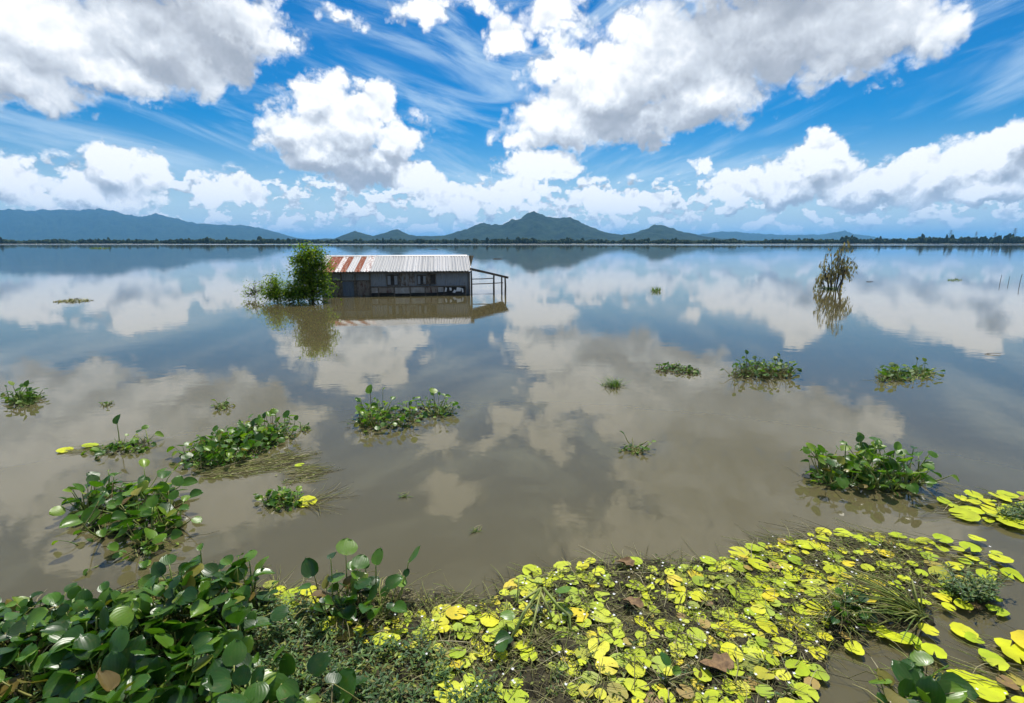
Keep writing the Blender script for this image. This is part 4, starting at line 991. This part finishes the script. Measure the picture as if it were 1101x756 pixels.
dead_leaf(899, 676, .055, 'pale brown leaf at the edge of the open channel', 4)
dead_leaf(44, 706, .09, 'yellow brown curled leaf among the hyacinth at the left', 5)
def weed_streak(label, poly, n, seed, ang, L=(.1, .4)):
    rr = random.Random(seed); pw = poly_world(poly); c = (sum(p[0] for p in pw) / len(pw), sum(p[1] for p in pw) / len(pw))
    root = empty('weed_streak', (c[0], c[1], 0)); tag(root, label, 'weeds')
    strands(root, scatter(pw, n, rr), rr, L[0], L[1], .0026, R(ang), .5, .012)
    mb = MB()
    for (x, y) in scatter(pw, n // 2, rr):
        l_ = rr.uniform(.012, .03); a = rr.uniform(0, 6.283)
        stamp(mb, LITE_MB[1], trs(Vector((x - c[0], y - c[1], .008)), basis(Vector((math.cos(a), math.sin(a), .1)), Vector((0, 0, 1))), l_))
    o = mb.build('leaf_bit', M['strand'], root); o['kind'] = 'stuff'
weed_streak('olive weed trailing in the water below the long hyacinth bank', [(205, 508), (250, 500), (300, 488), (322, 492), (300, 504), (255, 514), (215, 516)], 260, 401, 20)
weed_streak('pale floating stems drifting above the near hyacinth bed', [(110, 640), (150, 626), (190, 622), (215, 630), (180, 640), (130, 648)], 170, 402, 12, (.15, .5))
weed_streak('brown weed drifting beside the small hyacinth tuft', [(295, 506), (325, 500), (340, 508), (330, 522), (305, 526)], 90, 403, 20)
#@@SECTION4
# ------------------------------------------------------------------ trees at the house, dead tree
def leaf_card(mb, p, d_, n_, L, w):
    s_ = d_.cross(n_); s_ = s_.normalized() * (L * w) if s_.length > 1e-4 else Vector((L * w, 0, 0)); m_ = p + d_ * L * .5
    i0 = len(mb.v); mb.v += [tuple(p), tuple(m_ - s_), tuple(p + d_ * L - n_ * L * .12), tuple(m_ + s_)]
    mb.f += [(i0, i0 + 1, i0 + 2), (i0, i0 + 2, i0 + 3)]; mb.mi += [0, 0]
def tree(name, label, base, lobes, seed, nleaf, L=.085, trunk_r=.05, droop=.35, twigs=34):
    """trunk, limbs reaching into each lobe, and leaves in clumps through the lobes' volume"""
    rr = random.Random(seed); root = empty(name, base); tag(root, label, 'tree' if 'tree' in name else 'bush')
    tr = MB(); top = max(l[2] for l in lobes)
    mid = Vector((0, 0, 0))
    tr.tube([(0, 0, -.8), (.02, .0, .1), (.05, .02, top * .5), (.03, 0, top)], [trunk_r * 1.2, trunk_r, trunk_r * .7, trunk_r * .3], 7)
    mb = MB(); tot = sum(l[3] * l[4] * l[5] for l in lobes)
    for (x, y, z, rx, ry, rz) in lobes:
        c = Vector((x, y, z)); st = Vector((.03, 0, max(.05, z * rr.uniform(.3, .6))))
        tr.tube([st, st.lerp(c, .5) + Vector((0, 0, .06)), c], [trunk_r * .5, trunk_r * .35, trunk_r * .15], 5)
        ncl = max(5, int(twigs * (rx * ry * rz) / tot * len(lobes) / 2)); nl = int(nleaf * rx * ry * rz / tot / ncl)
        for _ in range(ncl):
            v_ = Vector((rr.gauss(0, 1), rr.gauss(0, 1), rr.gauss(0, 1))).normalized(); rad = rr.uniform(.35, 1.06)
            q = c + Vector((v_.x * rx, v_.y * ry, v_.z * rz)) * rad
            if q.z < .02: q.z = rr.uniform(.02, .15)
            tr.tube([c.lerp(q, .2), c.lerp(q, .7) + Vector((0, 0, .03)), q], [.012, .008, .003], 3, cap=False)
            cr = rr.uniform(.10, .22)
            for _k in range(nl):
                p = q + Vector((rr.gauss(0, cr), rr.gauss(0, cr), rr.gauss(0, cr * .8)))
                if p.z < .01: continue
                d_ = Vector((rr.gauss(0, 1), rr.gauss(0, 1), rr.gauss(-droop, .6))).normalized()
                n_ = Vector((rr.gauss(0, .7), rr.gauss(0, .7), 1)).normalized(); leaf_card(mb, p, d_, n_, L * rr.uniform(.6, 1.3), .26)
    tr.build('trunk', M['bark'], root, True); mb.build('crown', M['tree_leaf'], root)
    return root
g = ground(336, 324.5)
tree('leafy_tree', 'leafy green tree standing in the water at the left end of the house', g,
     [(0, 0, 1.4, .66, .6, .6), (.0, 0, 1.95, .60, .5, .42), (-.30, -.05, .95, .52, .5, .55), (.38, -.1, .75, .52, .5, .55), (0, -.2, .38, .85, .5, .42), (-.38, 0, 1.75, .36, .4, .4), (-.22, 0, 2.28, .26, .3, .22), (.46, 0, 1.55, .40, .4, .42), (.30, .1, 2.15, .36, .3, .26), (-.55, -.1, .4, .4, .4, .35)], 201, 7600, .115, .07, twigs=150)
g = ground(298, 325)
tree('green_shrub', 'rounded green shrub half drowned left of the leafy tree', g, [(0, 0, .55, .42, .4, .5), (-.12, 0, .98, .28, .3, .25), (.4, .0, .35, .42, .4, .38), (.75, .1, .45, .4, .4, .42), (-.3, 0, .3, .3, .3, .3)], 202, 4600, .085, .03, twigs=70)
g = ground(274, 321.5)
tree('wispy_shrub', 'thin pale wispy shrub in the water at the far left of the house', g, [(0, 0, .35, .40, .3, .32), (-.22, 0, .22, .36, .3, .2), (.35, 0, .45, .25, .3, .35), (.12, 0, .72, .16, .2, .2), (-.35, 0, .5, .12, .1, .18)], 203, 620, .08, .015, .0, twigs=46)

def drowned_tree():
    rr = random.Random(301); g = ground(897, 311); root = empty('drowned_tree', g); tag(root, 'withered drowned tree with drooping brown leaves alone in the water', 'tree')
    tr, mb = MB(), MB()
    def hang(p, n, L):
        for _ in range(n):
            d_ = Vector((rr.gauss(0, .22), rr.gauss(0, .22), -1)).normalized()
            leaf_card(mb, p + Vector((rr.gauss(0, .045), rr.gauss(0, .045), rr.gauss(0, .05))), d_, Vector((rr.gauss(0, 1), rr.gauss(0, 1), .2)).normalized(), L * rr.uniform(.6, 1.4), .17)
    stems = [((-.2, 0), (-.55, 0, 1.5)), ((0, 0), (.0, 0, 2.2)), ((.12, .05), (.45, .1, 2.15)), ((.3, 0), (.75, 0, 1.55)), ((-.1, .1), (-.3, .2, 2.0)), ((-.3, 0), (-.95, 0, 1.35)), ((.25, -.1), (.30, -.2, 1.1)), ((-.55, 0), (-.90, -.1, .5)), ((.1, 0), (.2, .1, 2.4)), ((.2, 0), (1.0, .1, 1.75)), ((-.35, 0), (-.5, .1, .9))]
    for (b, t) in stems:
        b = Vector((*b, -.5)); t = Vector(t); k = (t - Vector((b.x, b.y, 0)))
        pts = [b, Vector((b.x, b.y, .1)), Vector((b.x, b.y, 0)) + k * .6 + Vector((0, 0, .25)), t]; tr.tube(pts, [.04, .035, .022, .008], 5)
        for _ in range(9):
            f = rr.uniform(.35, 1.0); p = Vector((b.x, b.y, 0)) + k * f + Vector((0, 0, .12)); az = rr.uniform(0, 6.28); r_ = rr.uniform(.12, .5)
            m_ = p + Vector((math.cos(az) * r_ * .6, math.sin(az) * r_ * .6, .10)); e = p + Vector((math.cos(az) * r_, math.sin(az) * r_, -rr.uniform(.02, .35)))
            tr.tube([p, m_, e], [.010, .007, .003], 3, cap=False)
            for q in range(3): hang(m_.lerp(e, q / 2), 2, .21)
    lo = MB()
    for _ in range(260): leaf_card(lo, Vector((rr.gauss(-.35, .32), rr.gauss(-.1, .2), abs(rr.gauss(0, .06)))), Vector((rr.gauss(0, 1), rr.gauss(0, 1), .4)).normalized(), Vector((0, 0, 1)), .12, .2)
    tr.build('trunk', M['bark'], root, True); mb.build('crown', M['dry_leaf'], root)
    o = lo.build('low_growth', M['far_leaf'], root); o['label'] = 'yellow green growth at the waterline'; o['kind'] = 'stuff'
drowned_tree()
# twigs, stakes and drift far out on the water
def drift(px, py, w, label, seed, n=5):
    rr = random.Random(seed); g = ground(px, py); root = empty('driftwood', g); tag(root, label, 'driftwood')
    for k in range(n):
        a = rr.gauss(0, .25); L = w * rr.uniform(.4, 1); x = rr.uniform(-.3, .3) * w; m_ = MB()
        m_.tube([(x - L / 2 * math.cos(a), -L / 2 * math.sin(a), .01), (x, 0, w * .05 * rr.random() + .02), (x + L / 2 * math.cos(a), L / 2 * math.sin(a), .01 + rr.random() * w * .06)], w * .018, 5); m_.build('branch', M['bark'], root, True)
drift(467, 268.2, 2.6, 'dark drift far out beyond the house roof', 1)
drift(535, 278.6, 1.6, 'small dark drift far out right of the house', 2)
drift(935, 303, .6, 'thin dark twig floating right of the drowned tree', 3, 3)
grass_tuft('grass_tuft', 'low yellow green grass raft far out at the right', [(1015, 301.5), (1030, 300), (1036, 301.5), (1028, 302.5)], 90, .22, .012, 37, (40, 85))
drift(835, 264.8, 3.5, 'dark drift near the far shore left of the drowned tree', 5)
drift(1066, 381, .35, 'short dark twig floating near the right edge', 6, 2)
def stake(px, py, top, label):
    g = ground(px, py); h = (py - top) / FPX * g.y; root = empty('stake', g); tag(root, label, 'stake', 'thin stakes standing far out at the right'); m_ = MB()
    m_.tube([(0, 0, -.5), (.02, 0, h * .5), (.05 * h, 0, h)], [.016, .014, .008], 5); m_.build('pole', M['bark'], root); n_ = MB(); n_.tube([(.03 * h, 0, h * .7), (.15 * h, .02, h * .95)], [.012, .006], 4); n_.build('twig', M['bark'], root)
stake(1075, 304, 296, 'leaning thin stake left of the two others at the right')
stake(1096, 306, 295, 'tallest thin stake standing near the right edge')
stake(1084, 304, 297.5, 'shortest thin stake between two others at the right')
# ------------------------------------------------------------------ haze
def build_haze():
    m = bpy.data.materials.new('haze'); m.use_nodes = True; nt = NT(m.node_tree); nt.n.clear()
    out = nt.n.new('ShaderNodeOutputMaterial'); v = nt.n.new('ShaderNodeVolumePrincipled')
    v.inputs['Color'].default_value = (0.21, 0.56, 1.0, 1); v.inputs['Density'].default_value = HAZE
    v.inputs['Anisotropy'].default_value = 0.2
    nt.l.new(v.outputs[0], out.inputs['Volume'])
    mb = MB(); mb.box(-45000, 45000, -45000, 45000, -1.5, 640)
    tag(mb.build('haze', m), 'thin blue haze over the flooded plain', 'haze', kind='stuff')
HAZE = 6.0e-5
build_haze()
